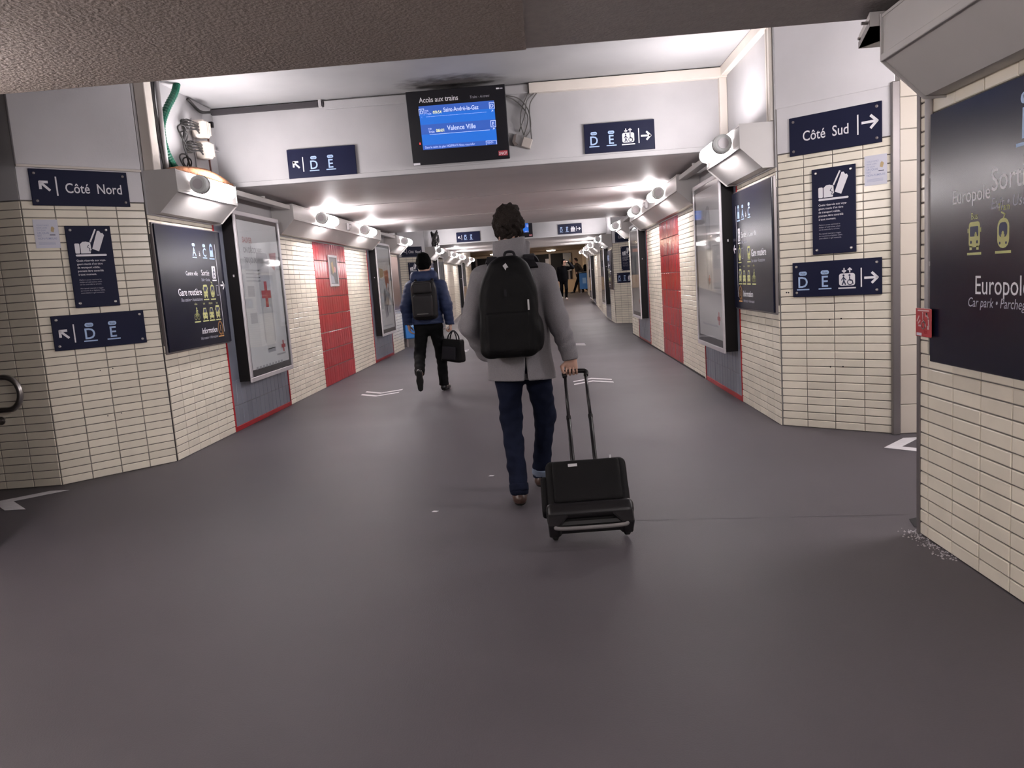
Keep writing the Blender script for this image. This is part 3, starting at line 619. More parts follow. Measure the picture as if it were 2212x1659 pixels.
# framed picture on the left red band
t = thing('picture_frame', 'narrow silver framed picture on the left red tile band', 'picture', (XL, 12.43, 1.775), PI/2)
for a in ((-.25, .25, -.25, -.21), (-.25, .25, .21, .25), (-.25, -.21, -.21, .21), (.21, .25, -.21, .21)): part('frame', MB().box(a[0], a[1], -.03, -.01, a[2], a[3]), FRAME, t, bevel=.003)
part('picture', MB().box(-.22, .22, -.018, -.011, -.22, .22), mat('dark picture', (.06, .05, .055), .3), t)
i = Ink(t, -.0192); i.poly(TAN, [(-.1,.12),(.0,.16),(.06,-.02),(-.04,-.05)]); i.disc(PINKP, .1, .02, .05); i.poly(PGREY, [(-.15,-.05),(.0,-.1),(.05,-.2),(-.18,-.2)]); i.done({TAN.name: 'picture_print', PINKP.name: 'picture_print', PGREY.name: 'picture_print'})

# ------------------------------------------------------------------ departure screens
SCRD = mat('screen dark blue', (.01, .03, .12), .3, emit=(.035, .095, .40), es=.72); SCRB = mat('screen bright blue', (.01, .05, .2), .3, emit=(.016, .13, .55), es=.70)
SCRW = mat('screen white text', (.3, .3, .3), .3, emit=(.42, .50, .95), es=.8); SCRY = mat('screen yellow text', (.3, .3, .1), .3, emit=(.62, .62, .34), es=1.0)
LED = mat('red indicator', (.5, .02, .02), .4, emit=(1, .05, .05), es=1.5); LOGO = mat('red magenta logo', (.42, .05, .07), .4); SCRF = mat('black screen bezel', (.010, .010, .014), .28)
def screen(y, dz, label, full):
    t = thing('departure_screen', label, 'screen', (-.785, y-.19, 3.025+dz), 0, 'departure screens'); t.rotation_euler = (math.radians(11), 0, 0)
    part('housing', MB().box(-.505, .505, -.04, .035, -.36, .36), SCRF, t, bevel=.005); part('back_box', MB().box(-.36, .36, .035, .10, -.25, .25), BLACK, t, bevel=.01); part('arm', MB().box(-.06, .06, .10, .17, -.06, .06), STEEL, t)
    part('corner_label', MB().box(-.50, -.43, -.043, -.038, -.357, -.335), LWHITE, t)
    dsp = part('display', MB().box(-.385, .385, -.0415, -.0395, -.21, .215), SCRD, t)
    i = Ink(dsp, -.0425)
    for z in (.035, -.165): i.rect(SCRB, -.385, z, .77, .105)
    i.text(SCRW, -.135, .145, 'Saint-André-le-Gaz', .058, sx=.80, bold=.012); i.text(SCRW, -.115, -.035, 'Valence Ville', .066, sx=.86, bold=.012)
    for u, z, c in ((-.36, .14, 'D'), (.36, .15, 'D'), (.36, -.025, 'E')):
        i.line(SCRW, [(u-.025, z-.012), (u+.025, z-.012), (u+.025, z+.048), (u-.025, z+.048)], .005, closed=True); i.text(SCRW, u, z, c, .05, 'CENTER', bold=.01); arrow(i, SCRW, u, z-.032, .022, PI/4 if u > 0 else 3*PI/4, .005)
    i.text(SCRW, -.325, .158, 'TER', .024); i.text(SCRW, -.325, .128, 'Train', .032, bold=.01); i.text(SCRY, -.245, .132, '05h54', .042, sx=.85, bold=.015)
    i.text(SCRW, -.31, -.018, 'TER', .024); i.text(SCRW, -.31, -.048, 'Train', .032, bold=.01); i.text(SCRY, -.23, -.044, '06h01', .042, sx=.85, bold=.015)
    i.rect(SCRW, -.32, .108, .62, .004); i.rect(SCRW, -.30, -.066, .62, .004)
    i.text(SCRW, -.36, -.198, 'Dans le cadre du plan VIGIPIRATE Nous vous infor', .031, sx=.80); i.text(SCRW, .285, -.196, '05h51', .028); i.line(SCRW, [(.272, -.208), (.272, -.17), (.378, -.17), (.378, -.208)], .004)
    i.text(LWHITE, -.375, .248, 'Accès aux trains', .070, sx=.86, bold=.012); i.text(LGREY, .145, .252, 'Trains - Ai treni', .036, shear=.2, sx=.85); i.rect(LWHITE, .415, .318, .03, .014); i.rect(LGREY, .45, .318, .03, .012)
    i.done({SCRB.name: 'display_band', SCRW.name: 'display_text', SCRY.name: 'display_text'})
    part('logo', MB().box(.39, .485, -.0425, -.0395, -.325, -.275), LOGO, t, bevel=.001); i = Ink(t, -.0432); i.text(LWHITE, .437, -.315, 'SNCF', .038, 'CENTER', bold=.01, shear=.15); i.done({})
    part('indicator', MB().box(-.415, -.405, -.042, -.038, -.155, -.135), LED, t)
    return t
screen(8.33, 0, 'black departure screen with blue timetable hung on the first lintel', True); screen(24.13, .06, 'distant departure screen on the second lintel behind the man’s head', False)
# loose leads and sockets beside the screen
GREYC = mat('grey cable', (.10, .095, .09), .5)
def curve3(p, n=8):
    p = [Vector(x) for x in p]; p = [2*p[0]-p[1]] + p + [2*p[-1]-p[-2]]; out = []
    for a, b, c, d in zip(p, p[1:], p[2:], p[3:]):
        for j in range(n):
            t = j/n; out.append(.5*((2*b)+(-a+c)*t+(2*a-5*b+4*c-d)*t*t+(-a+3*b-3*c+d)*t*t*t))
    return out+[p[-2]]
t = thing('loose_wiring', 'tangle of loose grey leads with socket beside the first departure screen', 'wiring', (-.1, 8.33, 2.85))
for p in ([(-.2,-.10,.46),(-.05,-.07,.42),(.04,-.04,.30),(.05,-.03,.12),(-.02,-.03,.02)], [(-.2,-.10,.45),(-.08,-.05,.40),(.03,-.05,.24),(-.03,-.04,.02)], [(.05,-.03,.48),(-.02,-.04,.34),(-.05,-.05,.18),(-.01,-.03,.02)], [(.12,-.03,.48),(.03,-.04,.40),(.0,-.06,.25),(-.07,-.03,.10)], [(.14,-.03,.475),(.06,-.05,.36),(.05,-.03,.2),(.055,-.03,.0)]):
    part('lead', MB().tube(curve3(p), .0065, 6), GREYC, t, smooth=True)
part('socket_box', MB().box(-.04, .06, -.05, -.004, -.07, .03), mat('beige plastic', (.40, .36, .33), .5), t, bevel=.006).rotation_euler = (0, .35, 0)
part('socket_bracket', MB().prism([(-.13,.06),(-.10,.08),(-.12,0),(-.09,-.03),(-.13,-.04),(-.15,.0)], -.05, -.004, lambda p, u: (p[0], u, p[1])), mat('brown plate', (.16, .13, .12), .6), t)
# trunking round the lintel
t = thing('cable_trunking', 'cream cable trunking along the top of the first lintel, right of the screen', 'trunking', (XR, 8.33, 3.32)); part('duct', MB().box(-2.03, -.005, -.07, 0, 0, .10), TRIM, t, bevel=.004); part('duct_drop', MB().box(-.085, -.008, -.06, 0, -.70, 0), TRIM, t, bevel=.004); part('dark_gap', MB().box(-2.0, -.02, -.05, 0, .10, .108), BLACK, t)
t = thing('cable_trunking', 'white cable trunking between the dark slot and the departure screen', 'trunking', (-2.2, 8.33, 3.33)); part('duct', MB().box(0, 2.15, -.035, 0, 0, .085), WHITE, t, bevel=.003)
t = thing('open_cable_slot', 'dark open cable slot at the top left of the first lintel', 'trunking', (XL, 8.33, 3.385)); part('slot', MB().box(.01, 1.22, -.045, 0, -.02, .03), mat('dark slot', (.045, .04, .045), .8), t); part('hook', MB().box(1.17, 1.20, -.055, 0, -.03, .045), WHITE, t)
o = part('corner_moulding', MB().box(-8.30, -6.75, -.07, -.006, 3.33, ZR), TRIM, PW[(1, 0)], bevel=.006)
for y, w in ((6.735, .03), (6.80, .02)): part('corner_strip', MB().box(-y-w, -y+w, -.035, -.006, 2.58, ZR), TRIM, PW[(1, 0)], bevel=.004)
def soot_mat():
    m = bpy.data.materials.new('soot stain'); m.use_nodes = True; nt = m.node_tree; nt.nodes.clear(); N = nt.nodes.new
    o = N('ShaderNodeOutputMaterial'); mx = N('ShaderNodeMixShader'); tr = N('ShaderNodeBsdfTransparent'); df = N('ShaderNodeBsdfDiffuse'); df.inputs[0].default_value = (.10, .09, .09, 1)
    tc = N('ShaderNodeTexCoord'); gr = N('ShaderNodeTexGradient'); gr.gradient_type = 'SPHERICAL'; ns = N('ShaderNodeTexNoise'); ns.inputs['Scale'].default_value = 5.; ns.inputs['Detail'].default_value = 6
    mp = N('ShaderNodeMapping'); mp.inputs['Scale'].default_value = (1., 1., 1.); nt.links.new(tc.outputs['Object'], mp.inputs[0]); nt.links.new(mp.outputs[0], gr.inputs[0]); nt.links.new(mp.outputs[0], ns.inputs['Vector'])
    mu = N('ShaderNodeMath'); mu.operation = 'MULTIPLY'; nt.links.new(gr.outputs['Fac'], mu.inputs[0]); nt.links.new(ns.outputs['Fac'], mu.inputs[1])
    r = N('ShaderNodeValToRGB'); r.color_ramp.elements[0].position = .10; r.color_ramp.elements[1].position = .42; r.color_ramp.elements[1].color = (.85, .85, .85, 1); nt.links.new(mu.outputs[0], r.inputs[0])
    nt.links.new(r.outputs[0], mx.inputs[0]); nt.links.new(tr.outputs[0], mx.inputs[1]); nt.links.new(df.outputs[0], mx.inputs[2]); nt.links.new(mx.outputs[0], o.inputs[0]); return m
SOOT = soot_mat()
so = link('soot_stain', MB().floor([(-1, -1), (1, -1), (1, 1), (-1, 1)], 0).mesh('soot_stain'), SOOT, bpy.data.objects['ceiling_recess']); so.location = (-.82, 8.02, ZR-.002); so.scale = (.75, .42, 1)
# ------------------------------------------------------------------ cable recess, upper left
t = thing('cable_bundle', 'open recess wiring: pipes, green hose and terminal blocks above the left trough', 'wiring', (XL, 7.45, 2.575), PI/2)
L = lambda y, n, z: (y-7.45, -n, z-2.575)
part('cover_post', MB().box(6.72-7.45, 6.85-7.45, -.10, -.008, 0, .855), TRIM, t, bevel=.006)
part('flat_duct', MB().box(6.87-7.45, 6.93-7.45, -.05, -.008, 0, .855), PVC, t, bevel=.004)
part('grey_pipe', MB().tube([L(7.03, .07, 3.42), L(7.02, .07, 2.58)], .02, 12), mat('grey pipe', (.40, .38, .38), .4), t, smooth=True)
CBL = mat('black cable', (.02, .018, .018), .5); GRN = mat('green ribbed hose', (.003, .085, .05), .35); RBR = mat('red brown cable', (.13, .045, .035), .5); RUST = mat('orange brown lagging', (.36, .15, .07), .8, nvar=.4, nscale=14, bump=.6, bscale=50)
for j, yy in enumerate((6.95, 6.965, 6.985, 7.045)):
    part('black_cable', MB().tube(curve3([L(yy, .05+.01*j, 3.42), L(yy-.02, .06, 3.2), L(yy+.015+.01*j, .05, 2.95), L(yy+.02, .06, 2.75), L(yy+.05+.02*j, .06, 2.58)]), .009, 6), CBL, t, smooth=True)
hp = curve3([L(7.28, .14, 3.43), L(7.24, .12, 3.33), L(7.12, .08, 3.16), L(7.06, .05, 3.0), L(7.08, .05, 2.82), L(7.16, .07, 2.68), L(7.27, .10, 2.59)], 14)
part('green_hose', MB().tube(hp, [.031+.004*(j % 2) for j in range(len(hp))], 10), GRN, t)
part('back_plate', MB().box(7.78-7.45, 8.14-7.45, -.02, -.008, .03, .66), mat('grey plate', (.42, .40, .41), .5), t, bevel=.003)
CRM = mat('cream connector', (.66, .60, .54), .4)
for zz, yy in ((3.12, 7.80), (2.92, 7.83)):
    tb = part('terminal_block', MB().box(yy-.07-7.45, yy+.07-7.45, -.16, -.02, zz-.085-2.575, zz+.085-2.575), CRM, t, bevel=.02)
    for j in range(3): part('terminal_tab', MB().box(yy-.05+.04*j-7.45, yy-.03+.04*j-7.45, -.175, -.16, zz-.06-2.575, zz+.06-2.575), CRM, tb)
    for j in range(4): part('black_cable', MB().tube(curve3([L(yy-.06, .10, zz-.05+.03*j), L(yy-.16-.02*j, .11, zz+.02*j-.03), L(yy-.24, .06, zz-.04+.03*j), L(yy-.30, .03, zz+.0)]), .009, 6), CBL, t, smooth=True)
    part('junction', MB().box(yy-.25-7.45, yy-.17-7.45, -.05, -.008, zz-.05-2.575, zz+.06-2.575), GREYC, t, bevel=.008)
for y0, z0, r in ((7.47, 3.02, .085), (7.50, 2.98, .07), (7.44, 2.74, .09), (7.50, 2.72, .085)):
    part('wire_loop', MB().tube([L(y0+r*.7*math.cos(a), .05+.02*math.sin(2*a), z0+r*math.sin(a)) for a in np.linspace(-1.0, 5.0, 26)], .0075, 6), CBL, t, smooth=True)
part('black_cable', MB().tube(curve3([L(7.52, .06, 3.1), L(7.47, .05, 2.95), L(7.50, .05, 2.84), L(7.58, .06, 2.6)]), .011, 6), CBL, t, smooth=True)
part('brown_cable', MB().tube(curve3([L(7.98, .05, 3.25), L(8.03, .06, 3.1), L(8.02, .05, 2.85), L(8.05, .05, 2.59)]), .010, 6), RBR, t, smooth=True)
part('top_cable', MB().tube(curve3([L(7.72, .03, 3.40), L(7.95, .04, 3.33), L(8.2, .04, 3.37)]), .015, 6), CBL, t, smooth=True)
part('small_clip', MB().box(8.2-7.45, 8.24-7.45, -.05, -.008, 3.22-2.575, 3.28-2.575), BLACK, t, bevel=.005); part('wall_bracket', MB().box(8.1-7.45, 8.27-7.45, -.06, -.008, 2.97-2.575, 2.985-2.575), FRAME, t)
lp = curve3([L(6.98, .10, 2.60), L(7.15, .14, 2.625), L(7.45, .22, 2.635), L(7.75, .24, 2.61), L(8.0, .22, 2.60)], 8)
part('lagging', MB().tube(lp, [.030+.016*math.sin(PI*j/(len(lp)-1)) for j in range(len(lp))], 10), RUST, t, smooth=True)
lp = curve3([L(7.4, .10, 2.61), L(7.7, .12, 2.64), L(8.0, .14, 2.62), L(8.15, .2, 2.60)], 8); part('lagging', MB().tube(lp, .028, 8), RUST, t, smooth=True)
# a dark tangle on the far left trough
t = thing('cable_tangle', 'dark tangle of cable lying on the far left trough', 'wiring', (XL+.25, S0+PER+.62, 2.575))
for j in range(9):
    a = rng.uniform(0, 6.28, 4); part('cable_loop', MB().tube(curve3([(.16*math.cos(a[0])*.6, .35*math.sin(a[0]), .02), (.1*math.cos(a[1]), .2*math.sin(a[1]), .25+.25*rng.random()), (.1*math.cos(a[2]), .25*math.sin(a[2]), .12), (.14*math.cos(a[3])*.6, .35*math.sin(a[3]), .02)]), .022, 6), CBL, t, smooth=True)

# small smoke detector between the first two left lamps and on the right trough
for s in (-1, 1):
    X, rz, f = side(s)
    t = thing('call_button', 'small pale round alarm on the %s trough between two lamps' % sn[s], 'alarm', (X, 12.55, 2.47), rz, 'trough alarms'); part('base', MB().box(-.05, .05, -.325, -.284, -.06, .06), PVC, t, bevel=.008); part('dome', MB().tube([(0, -.325, 0), (0, -.35, 0), (0, -.365, 0)], [.042, .036, .012], 14), PVC, t, smooth=True)

# ------------------------------------------------------------------ handrail, left edge
t = thing('handrail', 'steel handrail end curling back on the dark left wall', 'handrail', (-4.3, 5.86, .8))
pts = [(-2.6, -.03, .13)] + [(-.0+.11*math.sin(a), -.03, .13*math.cos(a)) for a in np.linspace(0, PI, 13)] + [(-2.6, -.03, -.13)]
part('rail', MB().tube(pts, .024, 14), STEEL, t, smooth=True)
for x in (-.16, -1.2, -2.2):
    part('bracket', MB().tube([(x, -.03, -.155), (x, -.03, -.20), (x, .03, -.23), (x, .095 - .03*0, -.23)], .012, 8), STEEL, t, smooth=True); part('rosette', MB().cyl((x, .075, -.23), (x, .10, -.23), .035, 14), STEEL, t)

# ------------------------------------------------------------------ floor markings
FW = mat('white floor tape', (.62, .60, .62), .5, nvar=.15, nscale=20)
def chevron(label, cx, cy, rz, hw, hd, th, gap, n=2):
    t = thing('floor_marking', label, 'floor marking', (cx, cy, .001), rz, 'white floor arrows')
    for j in range(n):
        o = -j*gap; part('stripe', MB().prism([(-hw, o), (0, o+hd), (hw, o), (hw, o-th), (0, o+hd-th), (-hw, o-th)], 0, .0025, lambda p, u: (p[0], p[1], u)), FW, t)
    return t
chevron('white double chevron on the floor pointing away, right of the man', .56, 10.40, 0, .26, .23, .10, .27)
chevron('white double chevron on the floor pointing this way, left of the blue jacket', -2.36, 10.33, PI, .26, .23, .10, .27)
chevron('distant white chevron on the floor past the first man’s arm', .50, 16.3, 0, .26, .23, .12, .3)
chevron('distant white chevron on the floor between the walking people', -2.0, 16.2, PI, .26, .23, .12, .3)
chevron('white chevrons at the mouth of the right-hand side passage', 2.68, 5.66, PI/2, .27, .26, .13, .34)
chevron('white chevron at the foot of the dark left wall', -4.04, 5.53, PI/2, .26, .28, .16, .34, 1)
HM = mat('screw hole', (.02, .018, .018), .9)
for u, z in ((.429, .916), (.522, .922), (.431, .525), (.532, .528), (.072, 1.151), (.09, 1.15)): part('screw_hole', MB().cyl((u, -.0085, z), (u, -.0095, z), .007, 8), HM, cRo)
for u, z in ((.40, .90), (.50, .905), (.41, .51), (.52, .515)): part('screw_hole', MB().cyl((u, -.0085, z), (u, -.0095, z), .005, 8), HM, cLo)
part('base_gap', MB().box(-18.06, -9.9, -.018, -.009, 0, .022), HM, PW[(1, 0)])
# broken floor edge by the near right wall
HOLE = mat('broken dark edge', (.012, .011, .012), .9)
o = part('floor_hole', MB().floor([(1.93, 4.08), (1.86, 4.05), (1.83, 3.93), (1.86, 3.85), (1.95, 3.86), (2.02, 4.02)], .002), HOLE, floor)
CRUMB = mat('plaster crumb', (.34, .32, .33), .9)
cb = MB()
for j in range(170):
    tt = rng.random(); x = 1.79+rng.normal(0, .03)-.0*tt; y = 3.88-.42*tt**1.4+rng.normal(0, .015); r = rng.uniform(.0015, .005)
    if x > 1.815 and y < 3.84: x = 1.81-rng.random()*.03
    cb.add([(x-r, y-r, .0), (x+r, y-r, .0), (x+r*.6, y+r, .0), (x-r, y+r*.7, .0), (x, y, r*1.1)], [(0,1,4),(1,2,4),(2,3,4),(3,0,4)])
o = part('plaster_crumbs', cb, CRUMB, None, kind='stuff'); o['label'] = 'pale plaster crumbs along the foot of the near right wall'; o['category'] = 'debris'
for x, y in ((-.48, 5.48), (-.78, 4.66)):
    tag(part('paper_scrap', MB().prism([(-.02,-.008),(.012,-.014),(.022,.006),(-.01,.014)], 0, .003, lambda p, u: (p[0], p[1], u)), FW, None), 'tiny white paper scrap on the floor, the %s one' % ('farther' if y > 5 else 'nearer'), 'litter', 'paper scraps').location = (x, y, .001)

# ------------------------------------------------------------------ blue bins and the far hall
BLUE = mat('blue enamel', (.02, .17, .50), .4); BLUEP = mat('pale blue sheet', (.25, .45, .70), .5)
def bin_(label, loc, rz):
    t = thing('recycling_bin', label, 'bin', loc, rz, 'blue bins')
    part('body', MB().box(-.23, .23, -.18, .18, .20, 1.0), BLUE, t, bevel=.02); part('lid', MB().box(-.245, .245, -.195, .195, 1.0, 1.06), mat('grey lid', (.20, .21, .22), .5), t, bevel=.015); part('notice', MB().box(-.09, .09, -.184, -.18, .48, .76), BLUEP, t)
    part('slot', MB().box(-.12, .12, -.199, -.193, 1.015, 1.045), BLACK, t)
    for x in (-.19, .19):
        for y in (-.14, .14): part('leg', MB().box(x-.02, x+.02, y-.02, y+.02, 0, .2), DSTEEL, t)
    return t
bin_('bright blue bin at the far end of the passage by the right wall', (1.97, 39, .6), .0)
bin_('blue bin half hidden behind the man in the blue jacket', (-3.30, 18.75, 0), .35)
hw = struct('wall_hall', MB().box(-9, 9, 44, 44.3, 0, 3.3), WARM)
DGL = mat('dark shop glass', (.008, .008, .012), .45, spec=.15)
t = thing('shop_front', 'dark glazed shop front across the far hall', 'shop front', (-1.2, 44, .6))
part('glazing', MB().box(-6, 2.75, -.12, -.06, .75, 2.22), DGL, t); part('counter', MB().box(-6, 3.05, -.42, 0, 0, .72), mat('light wood counter', (.45, .33, .22), .5), t, bevel=.02)
for x in (-4.5, -2.6, -.4, 1.55, 2.6): part('mullion', MB().box(x-.05, x+.05, -.16, -.05, .72, 2.22), DSTEEL, t)
part('poster_strip', MB().box(2.3, 2.75, -.18, -.12, 1.2, 2.2), PGREY, t); part('notice', MB().box(1.3, 1.5, -.14, -.12, 1.55, 1.95), PAPER, t)
part('clock', MB().cyl((.75, -.14, 1.4), (.75, -.12, 1.4), .12, 16), LWHITE, t)
t = thing('column', 'square warm stone column at the right of the far hall', 'column', (2.45, 42.6, .6)); part('shaft', MB().box(-.32, .32, -.32, .32, .12, 2.2), WARM, t, bevel=.02); part('base', MB().box(-.36, .36, -.36, .36, 0, .12), WARM, t, bevel=.01); part('capital', MB().box(-.37, .37, -.37, .37, 2.2, 2.35), WARM, t, bevel=.01)
HALLG = mat('warm hall lamp', (.9, .8, .7), .4, emit=(1, .78, .56), es=42.)
for j, (x, y) in enumerate(((.42, 41.5), (-2.6, 41.5), (3.4, 39), (-1.2, 38))):
    t = thing('ceiling_lamp', ['oval warm ceiling lamp in the far hall near its middle', 'warm ceiling lamp at the left of the far hall', 'warm ceiling lamp at the right of the far hall', 'warm ceiling lamp nearest in the far hall'][j], 'lamp', (x, y, 2.95), 0, 'far hall lamps'); part('diffuser', MB().tube([(0,0,-.07),(0,0,-.06),(0,0,-.03)], [.12,.2,.24], 18), HALLG, t, smooth=True); part('rim', MB().tube([(0,0,-.03),(0,0,0)], .27, 18), FRAME, t)
t = thing('hanging_sign', 'small dark hanging sign at the mouth of the far hall', 'sign', (-.75, 37.5, 2.5)); part('panel', MB().box(-.3, .3, -.04, .04, -.22, .2), BLACK, t, bevel=.01); part('rod', MB().cyl((0, 0, .2), (0, 0, .45), .02, 8), STEEL, t); part('face', MB().box(-.15, .15, -.045, -.04, -.08, .08), PORANGE, t)
# ------------------------------------------------------------------ bodies: signed distance fields meshed into continuous surfaces
V3 = lambda *a: np.array(a, dtype=np.float32)
def nrm(v): v = np.asarray(v, float); return v/np.linalg.norm(v)
def cone(P, a, b, ra, rb, sy=1.):
    a = V3(*a); b = V3(*b)
    s = np.array([1, 1/sy, 1], np.float32); Q = P*s; A = a*s; B = b*s; d = B-A
    t = np.clip(((Q-A)@d)/max(1e-9, float(d@d)), 0, 1)
    return (np.linalg.norm(Q-A-t[:, None]*d, axis=1)-(ra+(rb-ra)*t))*min(1, sy)
def ell(P, c, r):
    q = (P-V3(*c))/V3(*r); k0 = np.linalg.norm(q, axis=1); k1 = np.linalg.norm(q/V3(*r), axis=1)
    return k0*(k0-1)/np.maximum(k1, 1e-6)
def rbox(P, c, h, r):
    q = np.abs(P-V3(*c))-(V3(*h)-r); return np.linalg.norm(np.maximum(q, 0), axis=1)+np.minimum(q.max(1), 0)-r
def smin(a, b, k):
    h = np.clip(.5+.5*(b-a)/k, 0, 1); return b+(a-b)*h-k*h*(1-h)
def union(ds, k=.03):
    d = ds[0]
    for e in ds[1:]: d = smin(d, e, k) if k else np.minimum(d, e)
    return d
def wob(P, f, s=0.):
    x, y, z = P[:, 0]*f, P[:, 1]*f, P[:, 2]*f
    return (np.sin(x*1.3+2.1*np.sin(z*.7+s)+s)+np.sin(z*1.7+1.3*np.sin(x*1.1+y+s))+np.sin(y*1.5+z*.6+s*2))/3
def frame(P, c, fwd, up=(0, 0, 1)):
    f = nrm(fwd); r = nrm(np.cross(f, up)); u = np.cross(r, f)
    return ((P-V3(*c))@np.stack([r, f, u], 1).astype(np.float32))
def mesh_sdf(fn, lo, hi, h, B=4):
    lo = np.array(lo, float); hi = np.array(hi, float); nb = np.ceil((hi-lo)/(h*B)).astype(int)+1
    g = np.stack(np.meshgrid(*[np.arange(n) for n in nb], indexing='ij'), -1).reshape(-1, 3)
    dc = fn((lo+(g*B+(B-1)/2)*h).astype(np.float32)); act = np.abs(dc) < h*B*1.35+.012
    V = np.ones(nb*B, np.float32); VB = V.reshape(nb[0], B, nb[1], B, nb[2], B)
    ins = g[(~act) & (dc < 0)]; VB[ins[:, 0], :, ins[:, 1], :, ins[:, 2], :] = -1
    ga = g[act]; off = np.stack(np.meshgrid(*[np.arange(B)]*3, indexing='ij'), -1).reshape(-1, 3)
    idx = (ga[:, None]*B+off[None]).reshape(-1, 3); val = np.empty(len(idx), np.float32)
    for i in range(0, len(idx), 400000): val[i:i+400000] = fn((lo+idx[i:i+400000]*h).astype(np.float32))
    V[idx[:, 0], idx[:, 1], idx[:, 2]] = val
    s = V < 0; c = [s[a:s.shape[0]-1+a, b:s.shape[1]-1+b, d:s.shape[2]-1+d] for a in (0, 1) for b in (0, 1) for d in (0, 1)]
    n = sum(x.astype(np.int8) for x in c); cell = np.argwhere((n > 0) & (n < 8))
    idm = -np.ones(n.shape, np.int64); idm[cell[:, 0], cell[:, 1], cell[:, 2]] = np.arange(len(cell))
    acc = np.zeros((len(cell), 3)); cnt = np.zeros(len(cell)); cs = [np.array(x) for x in ((0,0,0),(0,0,1),(0,1,0),(0,1,1),(1,0,0),(1,0,1),(1,1,0),(1,1,1))]
    cv = [V[cell[:, 0]+o[0], cell[:, 1]+o[1], cell[:, 2]+o[2]] for o in cs]
    for i in range(8):
        for j in range(i+1, 8):
            if np.abs(cs[i]-cs[j]).sum() != 1: continue
            m = (cv[i] < 0) != (cv[j] < 0); t = cv[i][m]/(cv[i][m]-cv[j][m])
            acc[m] += cs[i]+(cs[j]-cs[i])*t[:, None]; cnt[m] += 1
    verts = lo+(cell+acc/np.maximum(cnt, 1)[:, None])*h; faces = []
    for ax in range(3):
        a, b = np.moveaxis(s, ax, 0)[:-1], np.moveaxis(s, ax, 0)[1:]
        e = np.argwhere(a != b); flip = a[e[:, 0], e[:, 1], e[:, 2]]
        u, w = [(1, 2), (0, 2), (0, 1)][ax]; full = np.zeros((len(e), 3), int); full[:, ax] = e[:, 0]; full[:, u] = e[:, 1]; full[:, w] = e[:, 2]
        ok = (full[:, u] > 0) & (full[:, w] > 0) & (full[:, u] < n.shape[u]) & (full[:, w] < n.shape[w]); full = full[ok]; flip = flip[ok]
        q = []
        for du, dw in ((-1, -1), (0, -1), (0, 0), (-1, 0)):
            k = full.copy(); k[:, u] += du; k[:, w] += dw; q.append(idm[k[:, 0], k[:, 1], k[:, 2]])
        q = np.stack(q, 1); fl = flip if ax != 1 else ~flip; q[~fl] = q[~fl][:, ::-1]; faces.append(q)
    f = np.concatenate(faces); f = f[(f >= 0).all(1)]
    return verts, f
def sdf_part(name, fn, lo, hi, h, m, parent, base=(0, 0, 0), label=None):
    v, f = mesh_sdf(fn, lo, hi, h); me = bpy.data.meshes.new(name); me.from_pydata((v-np.array(base)).tolist(), [], f.tolist())
    me.polygons.foreach_set('use_smooth', [True]*len(me.polygons)); o = link(name, me, m, parent)
    if label: o['label'] = label
    return o
def head(P, c, fwd, up=(0, 0, 1)):
    q = frame(P, c, fwd, up); A = lambda cc, r: ell(q, cc, r)
    d = union([A((0, -.012, .022), (.077, .098, .098)), A((0, .022, -.055), (.060, .070, .068)), A((0, .062, -.092), (.030, .024, .022))], .03)
    d = smin(d, A((0, .078, .028), (.055, .016, .012)), .015)
    for s in (-1, 1):
        d = np.maximum(d, -ell(q, (s*.032, .098, .004), (.018, .014, .011))) if False else d
        d = smin(d, A((s*.033, .077, .004), (.013, .012, .010)), .004); d = smin(d, A((s*.046, .066, -.032), (.02, .02, .018)), .015)
        d = smin(d, A((s*.079, -.008, -.012), (.010, .026, .034)), .008)
    d = smin(d, cone(q, (0, .086, .012), (0, .108, -.026), .009, .015), .010); d = smin(d, A((0, .088, -.060), (.024, .010, .007)), .006); return smin(d, A((0, .087, -.071), (.020, .010, .007)), .006)
def hair(P, c, fwd, amp=.008, thick=.012, up=(0, 0, 1), low=-.06):
    q = frame(P, c, fwd, up); d = ell(q, (0, -.014, .026), (.079+thick, .099+thick, .100+thick))
    d = smin(d, ell(q, (.012, -.01, .115), (.055, .065, .028)), .03)
    d = d-amp*wob(q, 95, .7)-amp*.7*wob(q, 40, 2.)
    face = np.maximum(q[:, 1]-.038, .058-q[:, 2]-.0)                    # region kept: behind the face line or above the brow
    keep = np.minimum(q[:, 1]-.030-.35*np.maximum(q[:, 2], 0), .062-q[:, 2]+1.0*np.maximum(.02-q[:, 1], 0)*0)
    front = np.minimum(q[:, 1]-.034, .070-q[:, 2])
    return np.maximum(np.maximum(d, front), low-q[:, 2]+.35*np.minimum(0, -q[:, 1]-.03)*0)
